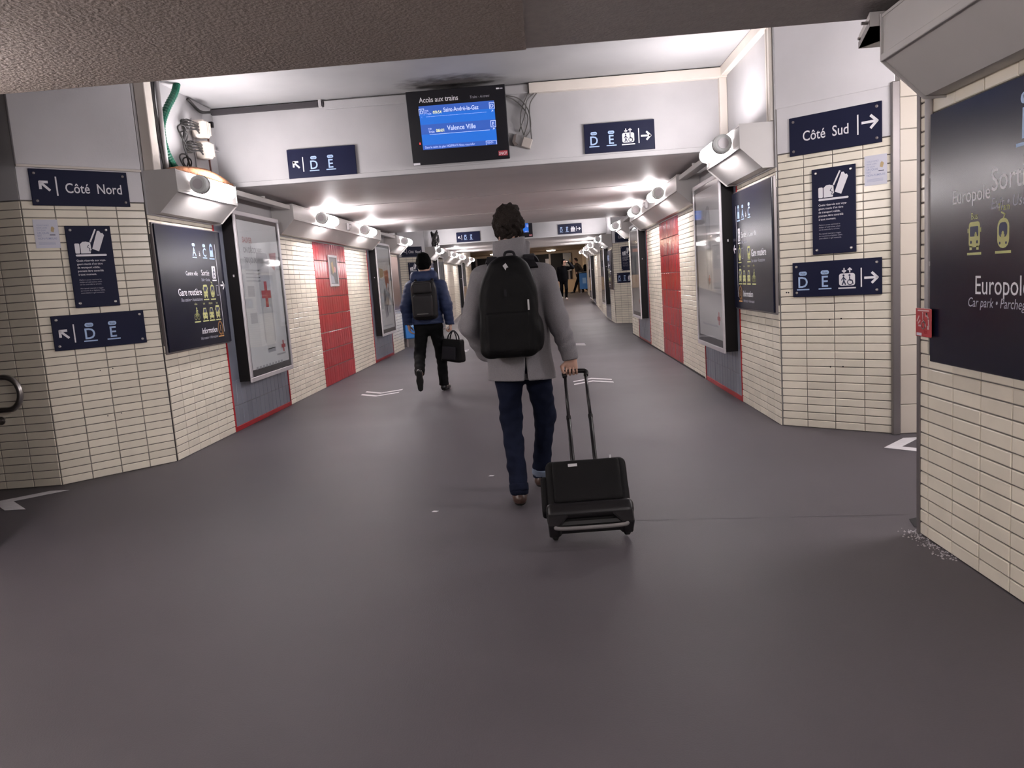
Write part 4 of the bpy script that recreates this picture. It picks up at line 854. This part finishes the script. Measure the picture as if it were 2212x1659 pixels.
def hand_list(wr, d, n, side, curl=(.5, .6, .4), s=1., thumb=.5):
    """cones of a hand: wr wrist, d towards the fingers, n palm normal, side = towards the thumb"""
    wr = np.array(wr, float); d = nrm(d); n = nrm(np.array(n)-np.dot(n, d)*d); t = nrm(side); out = []
    for k in (-.030, -.010, .010, .029): out.append((wr+t*k*.65*s, wr+d*.080*s+t*k*s, .019*s, .0115*s))
    for k, L in ((.0315, .078), (.0105, .088), (-.0105, .082), (-.0310, .066)):
        p = wr+d*.083*s+t*k*s; a = 0.; r = .0088*s
        for frac, c in zip((.45, .32, .23), curl):
            a += c; q = p+(d*math.cos(a)+n*math.sin(a))*L*frac*s; out.append((p, q, r, r*.92)); p = q; r *= .92
    p = wr+d*.028*s+t*.026*s; q = p+nrm(d*.55+t*.75+n*.35)*.042*s; out.append((p, q, .014*s, .0115*s)); e = q+nrm(d*.8+t*(.4-thumb*.6)+n*thumb)*.034*s; out.append((q, e, .0115*s, .0095*s)); f = e+nrm(d*.8+n*(thumb)-t*thumb*.5)*.026*s; out.append((e, f, .0095*s, .008*s))
    return out
def body(P, J, hands=True):
    """the whole person as one surface"""
    c = J['head']; ds = [head(P, c, J['look'], J.get('up', (0, 0, 1)))]
    neck = J['neck']; ds.append(cone(P, neck, (c[0], c[1]-.012, c[2]-.03), .062, .058))
    ch, pe = J['chest'], J['pelvis']
    ds += [cone(P, (ch[0], ch[1], ch[2]+.06), pe, .145, .118, .68), cone(P, J['shL'], J['shR'], .062, .062), cone(P, J['hipL'], J['hipR'], .09, .09)]
    for s in 'LR':
        ds += [cone(P, J['sh'+s], J['el'+s], .050, .040), cone(P, J['el'+s], J['wr'+s], .040, .027), cone(P, J['hip'+s], J['kn'+s], .080, .052), cone(P, J['kn'+s], J['an'+s], .052, .036), cone(P, J['an'+s], J['to'+s], .036, .028)]
    d = union(ds, .035)
    if hands:
        for s in 'LR':
            if J.get('hand'+s):
                hs = [cone(P, *x) for x in hand_list(J['wr'+s], *J['hand'+s])]; d = smin(d, union(hs[:4], .012), .012); d = smin(d, union(hs[4:], .002), .005)
    return d
def legs(P, J, r, ext=0., amp=.004, f=26):
    pe = np.array(J['pelvis'], float); ds = [cone(P, pe+(0, 0, .05), pe-(0, 0, .03), r[0]*1.5, r[0]*1.45, .72), cone(P, J['hipL'], J['hipR'], r[0], r[0]), cone(P, J['pelvis'], J['hipL'], r[0]*1.02, r[0]), cone(P, J['pelvis'], J['hipR'], r[0]*1.02, r[0])]
    for s in 'LR':
        a = np.array(J['kn'+s], float); b = np.array(J['an'+s], float); e = b+(b-a)/np.linalg.norm(b-a)*ext
        ds += [cone(P, J['hip'+s], J['kn'+s], r[0]*.97, r[1]), cone(P, J['kn'+s], e, r[1], r[2])]
    return union(ds, .03)-amp*wob(P*V3(1, 1, 1.6), f, 1.)
def cutpl(d, P, p, n): return np.maximum(d, (P-V3(*p))@nrm(n).astype(np.float32))
def shoe(P, an, to, up, z0=None, w=1.):
    an = np.array(an, float); to = np.array(to, float); f = nrm(to-an-np.dot(to-an, up)*np.array(up)); u = np.array(up, float)
    b = an-u*.075; d = union([cone(P, b-f*.025+u*.04, b+f*.09+u*.035, .040*w, .043*w), cone(P, b+f*.09+u*.035, b+f*.19+u*.024, .046*w, .034*w), cone(P, b-f*.01+u*.045, an+u*.02, .040*w, .043*w)], .02)
    return cutpl(d, P, b, -u), b, f, u
def shoe_parts(parent, base, an, to, up, m, sole_m, h=.008):
    an = np.array(an, float); lo = np.minimum(an, to)-.17; hi = np.maximum(an, to)+.17
    b = an-np.array(up)*.075
    so_ = sdf_part('shoe', lambda P: cutpl(shoe(P, an, to, up)[0], P, b+np.array(up)*.012, -np.array(up, float)), lo, hi, h, m, parent, base)
    sdf_part('sole', lambda P: cutpl(shoe(P, an, to, up, w=1.06)[0], P, b+np.array(up)*.014, np.array(up, float)), lo, hi, h*.8, sole_m, so_, base)

SKIN = mat('skin', (.42, .25, .19), .5, nvar=.08, nscale=20)
# ---------------- the man in the grey coat
COAT = mat('grey wool coat', (.185, .176, .187), .85, nvar=.16, nscale=160, bump=.25, bscale=320, detail=2)
JEAN = mat('dark blue denim', (.009, .012, .028), .85, spec=.1, nvar=.35, nscale=14, bump=.2, bscale=400); CUFF = mat('denim turn-up', (.12, .15, .21), .8)
HAIRD = mat('dark brown hair', (.020, .014, .012), .8, spec=.2, bump=1.5, bscale=120); SHOEB = mat('brown leather', (.060, .032, .025), .35); SOLEM = mat('dark sole', (.010, .009, .009), .7, spec=.2)
base = (-.19, 4.78, 0)
A = thing('person', 'man in grey wool coat and jeans walking away with black backpack and trolley', 'person', base)
J = dict(head=(-.205, 4.835, 1.728), look=(-.08, 1, -.03), neck=(-.205, 4.80, 1.56), chest=(-.195, 4.77, 1.30), pelvis=(-.18, 4.78, .94), shL=(-.385, 4.775, 1.435), shR=(-.005, 4.775, 1.425),
         elL=(-.475, 4.70, 1.15), wrL=(-.400, 4.84, .965), elR=(.065, 4.70, 1.15), wrR=(.128, 4.700, .915), hipL=(-.262, 4.77, .91), hipR=(-.095, 4.80, .91), knL=(-.268, 4.82, .52), anL=(-.240, 4.665, .095), toL=(-.252, 4.87, .04),
         knR=(-.052, 4.96, .52), anR=(-.108, 5.055, .10), toR=(-.095, 5.27, .04),
         handR=((0, -.12, -1), (0, -1, 0), (-1, 0, 0), (1.05, 1.25, .9), 1., .8), handL=((.62, -.15, -.75), (.7, -.2, .5), (0, 1, 0), (.3, .3, .2)))
sdf_part('body', lambda P: body(P, J), (-.62, 4.40, -.02), (.32, 5.42, 1.90), .0058, SKIN, A, base)
sdf_part('hair', lambda P: hair(P, J['head'], J['look'], .011, .017, low=-.105), (-.36, 4.66, 1.60), (-.05, 5.0, 1.92), .006, HAIRD, A, base, 'short tousled dark brown hair')
def coat(P):
    tor = cone(P, (-.195, 4.775, 1.36), (-.180, 4.775, .74), .188, .212, .66)
    up = cone(P, (-.355, 4.775, 1.425), (-.035, 4.775, 1.415), .082, .082); tr = cone(P, (-.205, 4.79, 1.49), (-.197, 4.78, 1.36), .085, .15, .8)
    d = union([tor, up, tr], .05)
    for s in 'LR':
        a = cone(P, J['sh'+s], J['el'+s], .076, .064); w = np.array(J['wr'+s], float); e = np.array(J['el'+s], float); w2 = w+(e-w)*.02
        b = cone(P, J['el'+s], w2, .064, .050 if s == 'R' else .060); sl = smin(a, b, .03)
        sl = sl-.005*np.sin((P[:, 2]*1.0+P[:, 0]*(.6 if s == 'L' else -.6))*70+2*np.sin(P[:, 2]*19))*np.clip(1-np.abs(P[:, 2]-1.08)/.22, 0, 1)
        if s == 'R': sl = cutpl(sl, P, w+(0, .0, -.012), (0.1, 0, -1))
        d = smin(d, sl, .025)
    d = d-.004*wob(P*V3(1, 1, .7), 22, .4)
    hem = .795+.02*np.clip(-(P[:, 0]+.2), -.2, .2); d = np.where(P[:, 0] < .04, np.maximum(d, np.where(P[:, 1] > 4.0, hem-P[:, 2], d)), d)
    vent = np.maximum(np.abs(P[:, 0]+.150-.02*(P[:, 2]-.8))-.010*np.clip((.945-P[:, 2])/.12, 0, 1.2), np.maximum(P[:, 1]-4.70, P[:, 2]-.945)); return np.maximum(d, -vent)
sdf_part('coat', coat, (-.66, 4.42, .72), (.30, 5.08, 1.62), .009, COAT, A, base)
def collar(P):
    c = cone(P, (-.212, 4.795, 1.46), (-.208, 4.815, 1.67), .104, .100, .95); i = cone(P, (-.212, 4.80, 1.40), (-.208, 4.82, 1.75), .091, .088, .95)
    d = np.maximum(np.maximum(c, -i), P[:, 2]-(1.662-.10*np.clip((P[:, 1]-4.83)/.09, 0, 1)+.012*np.clip(P[:, 0]+.2, -.1, .12)/.1)); d = np.maximum(d, 1.45-P[:, 2])
    lap = cone(P, (-.118, 4.80, 1.49), (-.092, 4.83, 1.63), .022, .016); return smin(d, lap, .02)-.0025*wob(P, 40)
sdf_part('collar', collar, (-.36, 4.64, 1.44), (-.04, 4.98, 1.70), .006, COAT, A, base, 'upturned grey coat collar')
jl = lambda P: cutpl(cutpl(legs(P, J, (.098, .066, .056), .0, .006, 30), P, (-.24, 4.67, .085), (0, -.0, -1)), P, (0, 0, .99), (0, 0, 1))
sdf_part('jeans', jl, (-.42, 4.50, .06), (.08, 5.22, 1.02), .009, JEAN, A, base)
for s in 'LR':
    kn, an = np.array(J['kn'+s]), np.array(J['an'+s]); u = (kn-an)/np.linalg.norm(kn-an)
    def cuff(P, an=an, u=u): return cutpl(cutpl(cone(P, an-u*.05, an+u*.12, .060, .062), P, an+u*.055, u), P, an+u*(.005), -u)
    sdf_part('jean_cuff', cuff, an-.12, an+.16, .008, CUFF if s == 'R' else JEAN, A, base)
    shoe_parts(A, base, J['an'+s], J['to'+s], (0, 0, 1), SHOEB, SOLEM)

EYE = mat('dark eye', (.02, .014, .012), .2); BROW = mat('dark brow', (.03, .02, .016), .9)
def eyes(parent, J, base):
    c = np.array(J['head']); f = nrm(J['look']); r = nrm(np.cross(f, (0, 0, 1))); u = np.cross(r, f)
    for s in (-1, 1):
        p = c+r*s*.033+f*.083+u*.004; sdf_part('eye', lambda P, p=p: ell(P, p, (.011, .008, .006)), p-.02, p+.02, .003, EYE, parent, base)
        p2 = c+r*s*.034+f*.089+u*.030; sdf_part('eyebrow', lambda P, p2=p2: cone(P, p2-r*.018, p2+r*.018, .005, .005), p2-.035, p2+.035, .004, BROW, parent, base)
eyes(A, J, base)
# backpack on his back
BPM = mat('black nylon', (.0035, .0032, .0036), .6, spec=.14, bump=.15, bscale=300); BPT = mat('black webbing', (.012, .011, .014), .7, spec=.2); ZIPM = mat('pale zip pull', (.45, .44, .45), .4)
bb = (-.225, 4.56, .96)
BP = thing('backpack', 'black backpack worn by the man in the grey coat', 'backpack', bb)
def pack(P):
    z = (P[:, 2]-.955)/.60; hw = np.where(z < .62, .176-.010*(z-.3)**2, .176-.17*np.clip(z-.58, 0, 1)**1.7*2.2); x = (P[:, 0]+.222-.035*(P[:, 2]-1.25))
    dep = .100*np.clip(1.06-.45*np.clip(z-.5, 0, 1), 0, 1); q = np.stack([np.abs(x)-(hw-.06), np.abs(P[:, 1]-4.565-.03*(z-.5))-(dep-.055), np.abs(P[:, 2]-1.255)-(.30-.06)], 1)
    d = np.linalg.norm(np.maximum(q, 0), axis=1)+np.minimum(q.max(1), 0)-.058
    d = smin(d, ell(P, (-.055, 4.56, 1.09), (.035, .075, .10)), .03)
    return d+.003*np.exp(-((np.linalg.norm(np.stack([x*1.0, (P[:, 2]-1.20)*.62], 1), axis=1)-.165)/.006)**2)*(P[:, 1] < 4.55)-.0022*wob(P, 30)
sdf_part('bag', pack, (-.47, 4.40, .92), (.02, 4.72, 1.59), .009, BPM, BP, bb)
sdf_part('front_pocket', lambda P: rbox(P-V3(.02*0, 0, 0), (-.23, 4.478, 1.11), (.135, .028, .125), .026)-.002*wob(P, 30, 2), (-.40, 4.42, .96), (-.06, 4.54, 1.26), .008, BPM, BP, bb)
for sx, e in ((-.315, -.34), (-.085, -.055)):
    path = curve3([(sx+.02, 4.64, 1.485), (sx, 4.69, 1.525), (sx-.0, 4.78, 1.545), (e, 4.88, 1.49), (e, 4.93, 1.30), (e-.01 if sx < -.2 else e+.01, 4.90, 1.12)], 6)
    b = MB()
    for i, (p, q) in enumerate(zip(path, path[1:])): pass
    vs = []; fs = []
    for i, p in enumerate(path):
        d = (path[min(i+1, len(path)-1)]-path[max(i-1, 0)]).normalized(); n = d.cross(Vector((1, 0, 0))).normalized(); n = n if (n.z > 0 or n.y > .5) else -n
        for du, dn in ((-.03, .004), (.03, .004), (.03, .016), (-.03, .016)): vs.append(Vector(p)+Vector((du, 0, 0))+n*dn-Vector(bb))
    k = len(path); fs = [(i*4+j, i*4+(j+1) % 4, (i+1)*4+(j+1) % 4, (i+1)*4+j) for i in range(k-1) for j in range(4)]+[(3, 2, 1, 0), (4*k-4, 4*k-3, 4*k-2, 4*k-1)]
    part('shoulder_strap', MB().add(vs, fs), BPT, BP)
part('carry_loop', MB().tube([(p[0]-bb[0], p[1]-bb[1], p[2]-bb[2]) for p in curve3([(-.235, 4.645, 1.535), (-.225, 4.64, 1.575), (-.18, 4.64, 1.575), (-.168, 4.645, 1.535)])], .008, 8), BPT, BP, smooth=True)
part('zip_pull', MB().box(.118, .128, -.150, -.145, .275, .335), ZIPM, BP); part('zip_pull', MB().box(-.012, .0, -.135, -.130, .36, .40), BPT, BP); part('maker_patch', MB().prism([(-.012, .535), (.006, .55), (.02, .525), (.008, .522), (.004, .508), (-.003, .52)], -.106, -.100, lambda p, u: (p[0], u, p[1])), ZIPM, BP)

# trolley case
CASE = mat('black case fabric', (.0045, .004, .0045), .65, spec=.14, bump=.3, bscale=350); CASEP = mat('black case plastic', (.009, .008, .009), .35, spec=.3); SKID = mat('worn skid bar', (.14, .13, .13), .45)
th = math.radians(40); TC = thing('trolley_case', 'black soft trolley case pulled behind the man in the grey coat', 'suitcase', (.165, 4.02, .045)); TC.rotation_euler = (-th, math.radians(-1.2), 0)
def casef(P): return rbox(P, (0, -.06, .180), (.222, .075, .190), .035)-.0012*wob(P, 30)
sdf_part('case_body', casef, (-.26, -.17, -.04), (.26, .05, .40), .009, CASE, TC)
sdf_part('front_pocket', lambda P: rbox(P, (0, -.140, .225), (.185, .022, .125), .020)-.0012*wob(P, 30, 1), (-.22, -.18, .08), (.22, -.10, .37), .008, CASE, TC)
sdf_part('bumper', lambda P: np.minimum(rbox(P, (0, -.090, .060), (.232, .082, .045), .03), 9), (-.26, -.19, .0), (.26, .01, .12), .008, CASEP, TC)
for s in (-1, 1):
    part('corner_guard', MB().prism([(s*.225, -.035), (s*.225, .04), (s*.10, .04), (s*.17, -.035)], -.165, -.01, lambda p, u: (p[0], u, p[1])), CASEP, TC, bevel=.006)
    w = part('wheel', MB().tube([(s*.175, 0, -.0), (s*.182, 0, 0), (s*.205, 0, 0), (s*.212, 0, 0)], [.030, .040, .040, .030], 20), RUBBER, TC); part('hub', MB().cyl((s*.212, 0, 0), (s*.216, 0, 0), .02, 14), FRAME, w)
    part('wheel_fork', MB().box(s*.194-.03, s*.194+.03, -.04, .015, .005, .06), CASEP, TC, bevel=.006)
    r = part('telescopic_rod', MB().cyl((s*.064, -.010, .20), (s*.064, -.010, .70), .0125, 12), CASEP, TC, smooth=True); part('inner_rod', MB().cyl((s*.064, -.010, .70), (s*.062, -.010, 1.005), .0095, 12), CASEP, r, smooth=True); part('collar_ring', MB().cyl((s*.064, -.010, .69), (s*.064, -.010, .71), .0145, 12), CASEP, r)
part('skid_bar', MB().tube(curve3([(-.185, -.145, -.02), (-.17, -.160, -.045), (0, -.163, -.05), (.17, -.160, -.045), (.185, -.145, -.02)]), .011, 8), SKID, TC, smooth=True)
part('base_plate', MB().box(-.19, .19, -.14, -.02, -.02, .0), RUBBER, TC)
part('grip', MB().tube(curve3([(-.064, -.010, .985), (-.066, -.010, 1.012), (-.045, -.010, 1.022), (.045, -.010, 1.022), (.066, -.010, 1.012), (.064, -.010, .985)], 5), .0145, 12), CASEP, TC, smooth=True)
part('name_label', MB().box(-.095, -.045, -.166, -.162, .305, .322), ZIPM, TC); part('zip_pull', MB().box(.135, .145, -.142, -.136, .335, .372), ZIPM, TC)
sdf_part('top_handle', lambda P: cone(P, (-.06, -.07, .374), (.06, -.07, .374), .014, .014), (-.09, -.10, .34), (.09, -.04, .41), .006, CASEP, TC)
sdf_part('side_handle', lambda P: rbox(P, (-.232, -.06, .18), (.022, .045, .11), .018), (-.27, -.12, .05), (-.19, .0, .31), .007, CASE, TC)

# ---------------- the man in the blue jacket
JACK = mat('blue quilted jacket', (.022, .034, .088), .6, spec=.25, nvar=.2, nscale=20, bump=.1, bscale=120); TROU = mat('black trousers', (.004, .004, .0045), .85, spec=.1); SHOEK = mat('black leather', (.012, .011, .012), .3); KNIT = mat('black knit cap', (.003, .003, .003), .95, spec=.05, bump=.8, bscale=220)
base = (-1.59, 10.2, 0)
Bm = thing('person', 'man in blue jacket and black knit cap walking away with backpack and bag', 'person', base)
JB = dict(head=(-1.588, 10.26, 1.700), look=(.12, 1, -.05), neck=(-1.588, 10.23, 1.53), chest=(-1.585, 10.2, 1.28), pelvis=(-1.59, 10.2, .94), shL=(-1.775, 10.2, 1.425), shR=(-1.385, 10.2, 1.415), elL=(-1.855, 10.12, 1.17), wrL=(-1.845, 10.17, .935), elR=(-1.315, 10.14, 1.16), wrR=(-1.293, 10.19, .905),
          hipL=(-1.675, 10.2, .90), hipR=(-1.50, 10.2, .90), knL=(-1.725, 10.12, .50), anL=(-1.68, 9.745, .315), toL=(-1.68, 9.722, .20), knR=(-1.465, 10.33, .50), anR=(-1.455, 10.30, .085), toR=(-1.42, 10.5, .04),
          handL=((.05, .15, -1), (.9, 0, 0), (0, 1, 0), (.45, .5, .35)), handR=((.02, 0, -1), (-1, 0, 0), (0, 1, 0), (1.0, 1.2, .8)))
sdf_part('body', lambda P: body(P, JB), (-2.0, 9.55, -.02), (-1.15, 10.65, 1.86), .0075, SKIN, Bm, base)
def jacket(P):
    d = union([cone(P, (-1.585, 10.2, 1.34), (-1.59, 10.2, .90), .195, .205, .72), cone(P, (-1.75, 10.2, 1.41), (-1.41, 10.2, 1.40), .09, .09), cone(P, (-1.588, 10.22, 1.50), (-1.588, 10.21, 1.36), .10, .16, .85)], .05)
    for s in 'LR':
        a = cone(P, JB['sh'+s], JB['el'+s], .084, .070); w = np.array(JB['wr'+s], float); b = cone(P, JB['el'+s], w, .070, .052); sl = cutpl(smin(a, b, .03), P, w+(0, 0, -.004), (0, 0, -1)); d = smin(d, sl, .02)
    d = d-.007*np.abs(np.sin(P[:, 2]*46+.6*np.sin(P[:, 0]*9)))**.6-.003*wob(P, 24); return np.where((P[:, 0] > -1.80) & (P[:, 0] < -1.375), np.maximum(d, .925-P[:, 2]), d)
sdf_part('jacket', jacket, (-2.03, 9.95, .84), (-1.13, 10.45, 1.64), .011, JACK, Bm, base)
sdf_part('hood', lambda P: union([cone(P, (-1.69, 10.15, 1.545), (-1.48, 10.15, 1.545), .072, .072), cone(P, (-1.67, 10.25, 1.57), (-1.69, 10.15, 1.545), .05, .07), cone(P, (-1.50, 10.25, 1.57), (-1.48, 10.15, 1.545), .05, .07)], .04)-.006*wob(P, 30), (-1.84, 10.0, 1.42), (-1.34, 10.38, 1.69), .010, JACK, Bm, base, 'blue jacket hood lying on the shoulders')
sdf_part('trousers', lambda P: cutpl(cutpl(np.where(P[:, 0] < -1.58, cutpl(legs(P, JB, (.098, .074, .064), .01, .005, 30), P, JB['anL'], (0.1, -.9, -.4)), legs(P, JB, (.098, .074, .064), .01, .005, 30)), P, (0, 0, .075), (0, 0, -1)), P, (0, 0, .98), (0, 0, 1)), (-1.88, 9.60, .05), (-1.32, 10.50, 1.02), .011, TROU, Bm, base)
def cap(P):
    q = frame(P, JB['head'], JB['look']); d = union([ell(q, (0, -.016, .034), (.100, .118, .118)), ell(q, (0, -.045, .115), (.075, .075, .05))], .04)-.004*wob(q, 60); return np.maximum(d, -.07-q[:, 2]+.5*np.maximum(q[:, 1]-.02, 0)+.0)
sdf_part('knit_cap', cap, (-1.74, 10.08, 1.60), (-1.44, 10.42, 1.90), .007, KNIT, Bm, base); sdf_part('hair', lambda P: hair(P, JB['head'], JB['look'], .004, .004), (-1.72, 10.1, 1.58), (-1.45, 10.42, 1.86), .008, HAIRD, Bm, base)
shoe_parts(Bm, base, JB['anR'], JB['toR'], (0, 0, 1), SHOEK, SOLEM, .009); shoe_parts(Bm, base, JB['anL'], JB['toL'], nrm((0, .985, .12)), SHOEK, SOLEM, .009)
part('reflective_tag', MB().box(-.095, -.075, -.525, -.515, .31, .36), ZIPM, Bm)
eyes(Bm, JB, base)
# his backpack
CHAR = mat('charcoal nylon', (.016, .014, .015), .6, spec=.2, bump=.15, bscale=250); CHARD = mat('dark charcoal nylon', (.009, .008, .009), .6, spec=.2)
bb = (-1.58, 10.0, .98); B2 = thing('backpack', 'charcoal backpack with front pocket worn over the blue jacket', 'backpack', bb)
sdf_part('bag', lambda P: rbox(P, (-1.58, 9.995, 1.255), (.165, .085, .265), .06)+.5*np.clip(P[:, 2]-1.40, 0, 1)**1.2-.003*wob(P, 26), (-1.79, 9.86, .95), (-1.37, 10.12, 1.56), .011, CHARD, B2, bb)
sdf_part('upper_pocket', lambda P: rbox(P, (-1.59, 9.905, 1.40), (.125, .03, .07), .028), (-1.75, 9.85, 1.30), (-1.43, 9.96, 1.50), .010, CHAR, B2, bb); sdf_part('front_pocket', lambda P: rbox(P, (-1.59, 9.895, 1.17), (.130, .042, .145), .035)-.002*wob(P, 30), (-1.76, 9.82, .99), (-1.42, 9.97, 1.35), .010, CHAR, B2, bb)
part('reflective_strip', MB().box(-.085, .06, -.152, -.146, .085, .095), GREYC, B2)
for x in (-1.69, -1.47): part('shoulder_strap', MB().tube([(p[0]-bb[0], p[1]-bb[1], p[2]-bb[2]) for p in curve3([(x, 10.05, 1.47), (x, 10.15, 1.545), (x, 10.27, 1.51), (x-.01, 10.35, 1.35), (x, 10.34, 1.15)])], .022, 8), CHARD, B2, smooth=True)
# hand bag
bb = (-1.285, 10.16, .40); HB = thing('hand_bag', 'black soft hand bag carried by the man in the blue jacket', 'bag', bb); HB.rotation_euler = (0, math.radians(5), math.radians(-28))
sdf_part('bag', lambda P: rbox(P*V3(1, 1, 1), (0, 0, .165), (.165, .075, .165), .03)+.16*np.clip(P[:, 2]-.0, 0, 1)*.55-.004*wob(P, 20), (-.21, -.13, -.03), (.21, .13, .37), .010, BPM, HB); sdf_part('side_pocket', lambda P: rbox(P, (-.02, -.072, .12), (.11, .018, .09), .016), (-.16, -.11, .0), (.12, -.03, .24), .009, BPT, HB)
for y in (-.03, .03): part('handle', MB().tube(curve3([(-.075, y, .29), (-.055, y*.8, .36), (-.0, y*.2, .415), (.055, y*.8, .36), (.075, y, .29)]), .009, 8), BPT, HB, smooth=True)

# ---------------- people in the distance
def far_person(label, J, base, jm, tm, sm, hood=None, capm=None, h=.018):
    t = thing('person', label, 'person', base); lo = np.min([v for k, v in J.items() if k not in ('look', 'handL', 'handR', 'up')], 0)-.28; hi = np.max([v for k, v in J.items() if k not in ('look', 'handL', 'handR', 'up')], 0)+.28
    sdf_part('body', lambda P: body(P, J), lo, hi, h*.62, SKIN, t, base)
    def jk(P):
        ds = [cone(P, (J['chest'][0], J['chest'][1], J['chest'][2]+.06), (J['pelvis'][0], J['pelvis'][1], J['pelvis'][2]-.04), .18, .18, .72), cone(P, J['shL'], J['shR'], .085, .085), cone(P, J['neck'], J['chest'], .09, .15)]
        for s in 'LR': ds += [cone(P, J['sh'+s], J['el'+s], .076, .066), cone(P, J['el'+s], np.array(J['wr'+s]), .066, .046)]
        d = union(ds, .04)-.005*wob(P, 22); return d
    sdf_part('jacket', jk, lo, hi, h, jm, t, base); sdf_part('trousers', lambda P: legs(P, J, (.095, .070, .058), 0, .004), lo, hi, h, tm, t, base)
    if hood: sdf_part('hood', lambda P: (lambda q: np.maximum(ell(q, (0, -.02, .01), (.105, .125, .14)), np.minimum(q[:, 1]-.045, .085-q[:, 2])))(frame(P, J['head'], J['look'])), lo, hi, h*.6, jm, t, base)
    else: sdf_part('hair', lambda P: hair(P, J['head'], J['look'], .006, .014, low=-.09), np.array(J['head'])-.2, np.array(J['head'])+.2, .012, HAIRD, t, base)
    for s in 'LR': shoe_parts(t, base, J['an'+s], J['to'+s], (0, 0, 1), sm, LWHITE if sm is not SHOEK else SOLEM, .014)
    return t
DARKJ = mat('black hooded jacket', (.003, .003, .004), .95, spec=.05); BRJ = mat('dark brown jacket', (.018, .012, .010), .85); SNK = mat('white trainer', (.45, .43, .43), .6)
z = ramp(33.7); X0, Y0 = .84, 33.7
P_ = lambda x, y, zz: (X0+x, Y0+y, z+zz)
J1 = dict(head=P_(.03, -.05, 1.63), look=(.45, -1, -.1), neck=P_(0, -.01, 1.46), chest=P_(-.02, 0, 1.22), pelvis=P_(-.03, 0, .92), shL=P_(.17, 0, 1.38), shR=P_(-.20, .0, 1.38), elL=P_(.40, -.08, 1.40), wrL=P_(.20, -.14, 1.66), elR=P_(-.28, .05, 1.10), wrR=P_(-.25, -.04, .86), hipL=P_(.06, 0, .88), hipR=P_(-.12, 0, .88),
          knL=P_(.07, -.12, .50), anL=P_(.05, .02, .11), toL=P_(.08, -.2, .05), knR=P_(-.13, -.02, .50), anR=P_(-.13, .32, .16), toR=P_(-.13, .12, .05), handL=((-.9, -.1, .25), (-.2, .3, -1), (0, -1, 0), (.3, .4, .3)), handR=((0, -.1, -1), (1, 0, 0), (0, -1, 0), (.4, .5, .3)))
far_person('distant person in black hooded clothes, one hand raised to the forehead', J1, (X0, Y0, z), DARKJ, DARKJ, SNK, hood=True)
z = .6; X0, Y0 = 1.66, 40.2
J2 = dict(head=P_(-.02, 0, 1.66), look=(-1, -.2, 0), neck=P_(.03, 0, 1.48), chest=P_(.09, 0, 1.24), pelvis=P_(.14, 0, .94), shL=P_(.08, .19, 1.40), shR=P_(.10, -.19, 1.40), elL=P_(-.18, .14, 1.35), wrL=P_(-.24, .05, 1.58), elR=P_(.30, -.24, 1.15), wrR=P_(.05, -.28, 1.02), hipL=P_(.14, .09, .90), hipR=P_(.14, -.09, .90), knL=P_(.20, .10, .5), anL=P_(.30, .1, .09), toL=P_(.10, .1, .04),
          knR=P_(-.03, -.09, .50), anR=P_(-.18, -.1, .09), toR=P_(-.38, -.1, .04), handL=((-.3, 0, 1), (-1, 0, 0), (0, -1, 0), (.8, .8, .5)), handR=((-1, 0, -.1), (0, 1, 0), (0, 0, 1), (.5, .5, .3)))
far_person('distant person in dark brown jacket looking at a yellow phone', J2, (X0, Y0, z), BRJ, DARKJ, SHOEK)
YEL = mat('yellow phone case', (.55, .35, .05), .5)
t = thing('phone', 'yellow phone held up by the distant person in brown', 'phone', P_(-.30, .03, 1.70)); part('case', MB().box(-.012, .012, -.085, .085, -.09, .09), YEL, t, bevel=.008); part('glass', MB().box(.0125, .014, -.07, .07, -.08, .08), BLACK, t)
X0, Y0 = 2.30, 40.75
J3 = dict(head=P_(.02, 0, 1.62), look=(-.5, -1, 0), neck=P_(.02, .02, 1.44), chest=P_(.02, .03, 1.2), pelvis=P_(.02, .03, .90), shL=P_(.20, .0, 1.36), shR=P_(-.16, .0, 1.36), elL=P_(.26, .02, 1.10), wrL=P_(.24, -.1, .88), elR=P_(-.22, .02, 1.10), wrR=P_(-.2, -.1, .88), hipL=P_(.11, .03, .86), hipR=P_(-.07, .03, .86), knL=P_(.12, .0, .48), anL=P_(.12, .05, .10), toL=P_(.08, -.18, .05),
          knR=P_(-.10, -.03, .48), anR=P_(-.14, 0, .10), toR=P_(-.20, -.22, .05), handL=((0, -.2, -1), (-1, 0, 0), (0, -1, 0), (.4, .5, .3)), handR=((0, -.2, -1), (1, 0, 0), (0, -1, 0), (.4, .5, .3)))
far_person('distant person in dark clothes and white trainers behind the blue bin', J3, (X0, Y0, z), DARKJ, DARKJ, SNK)
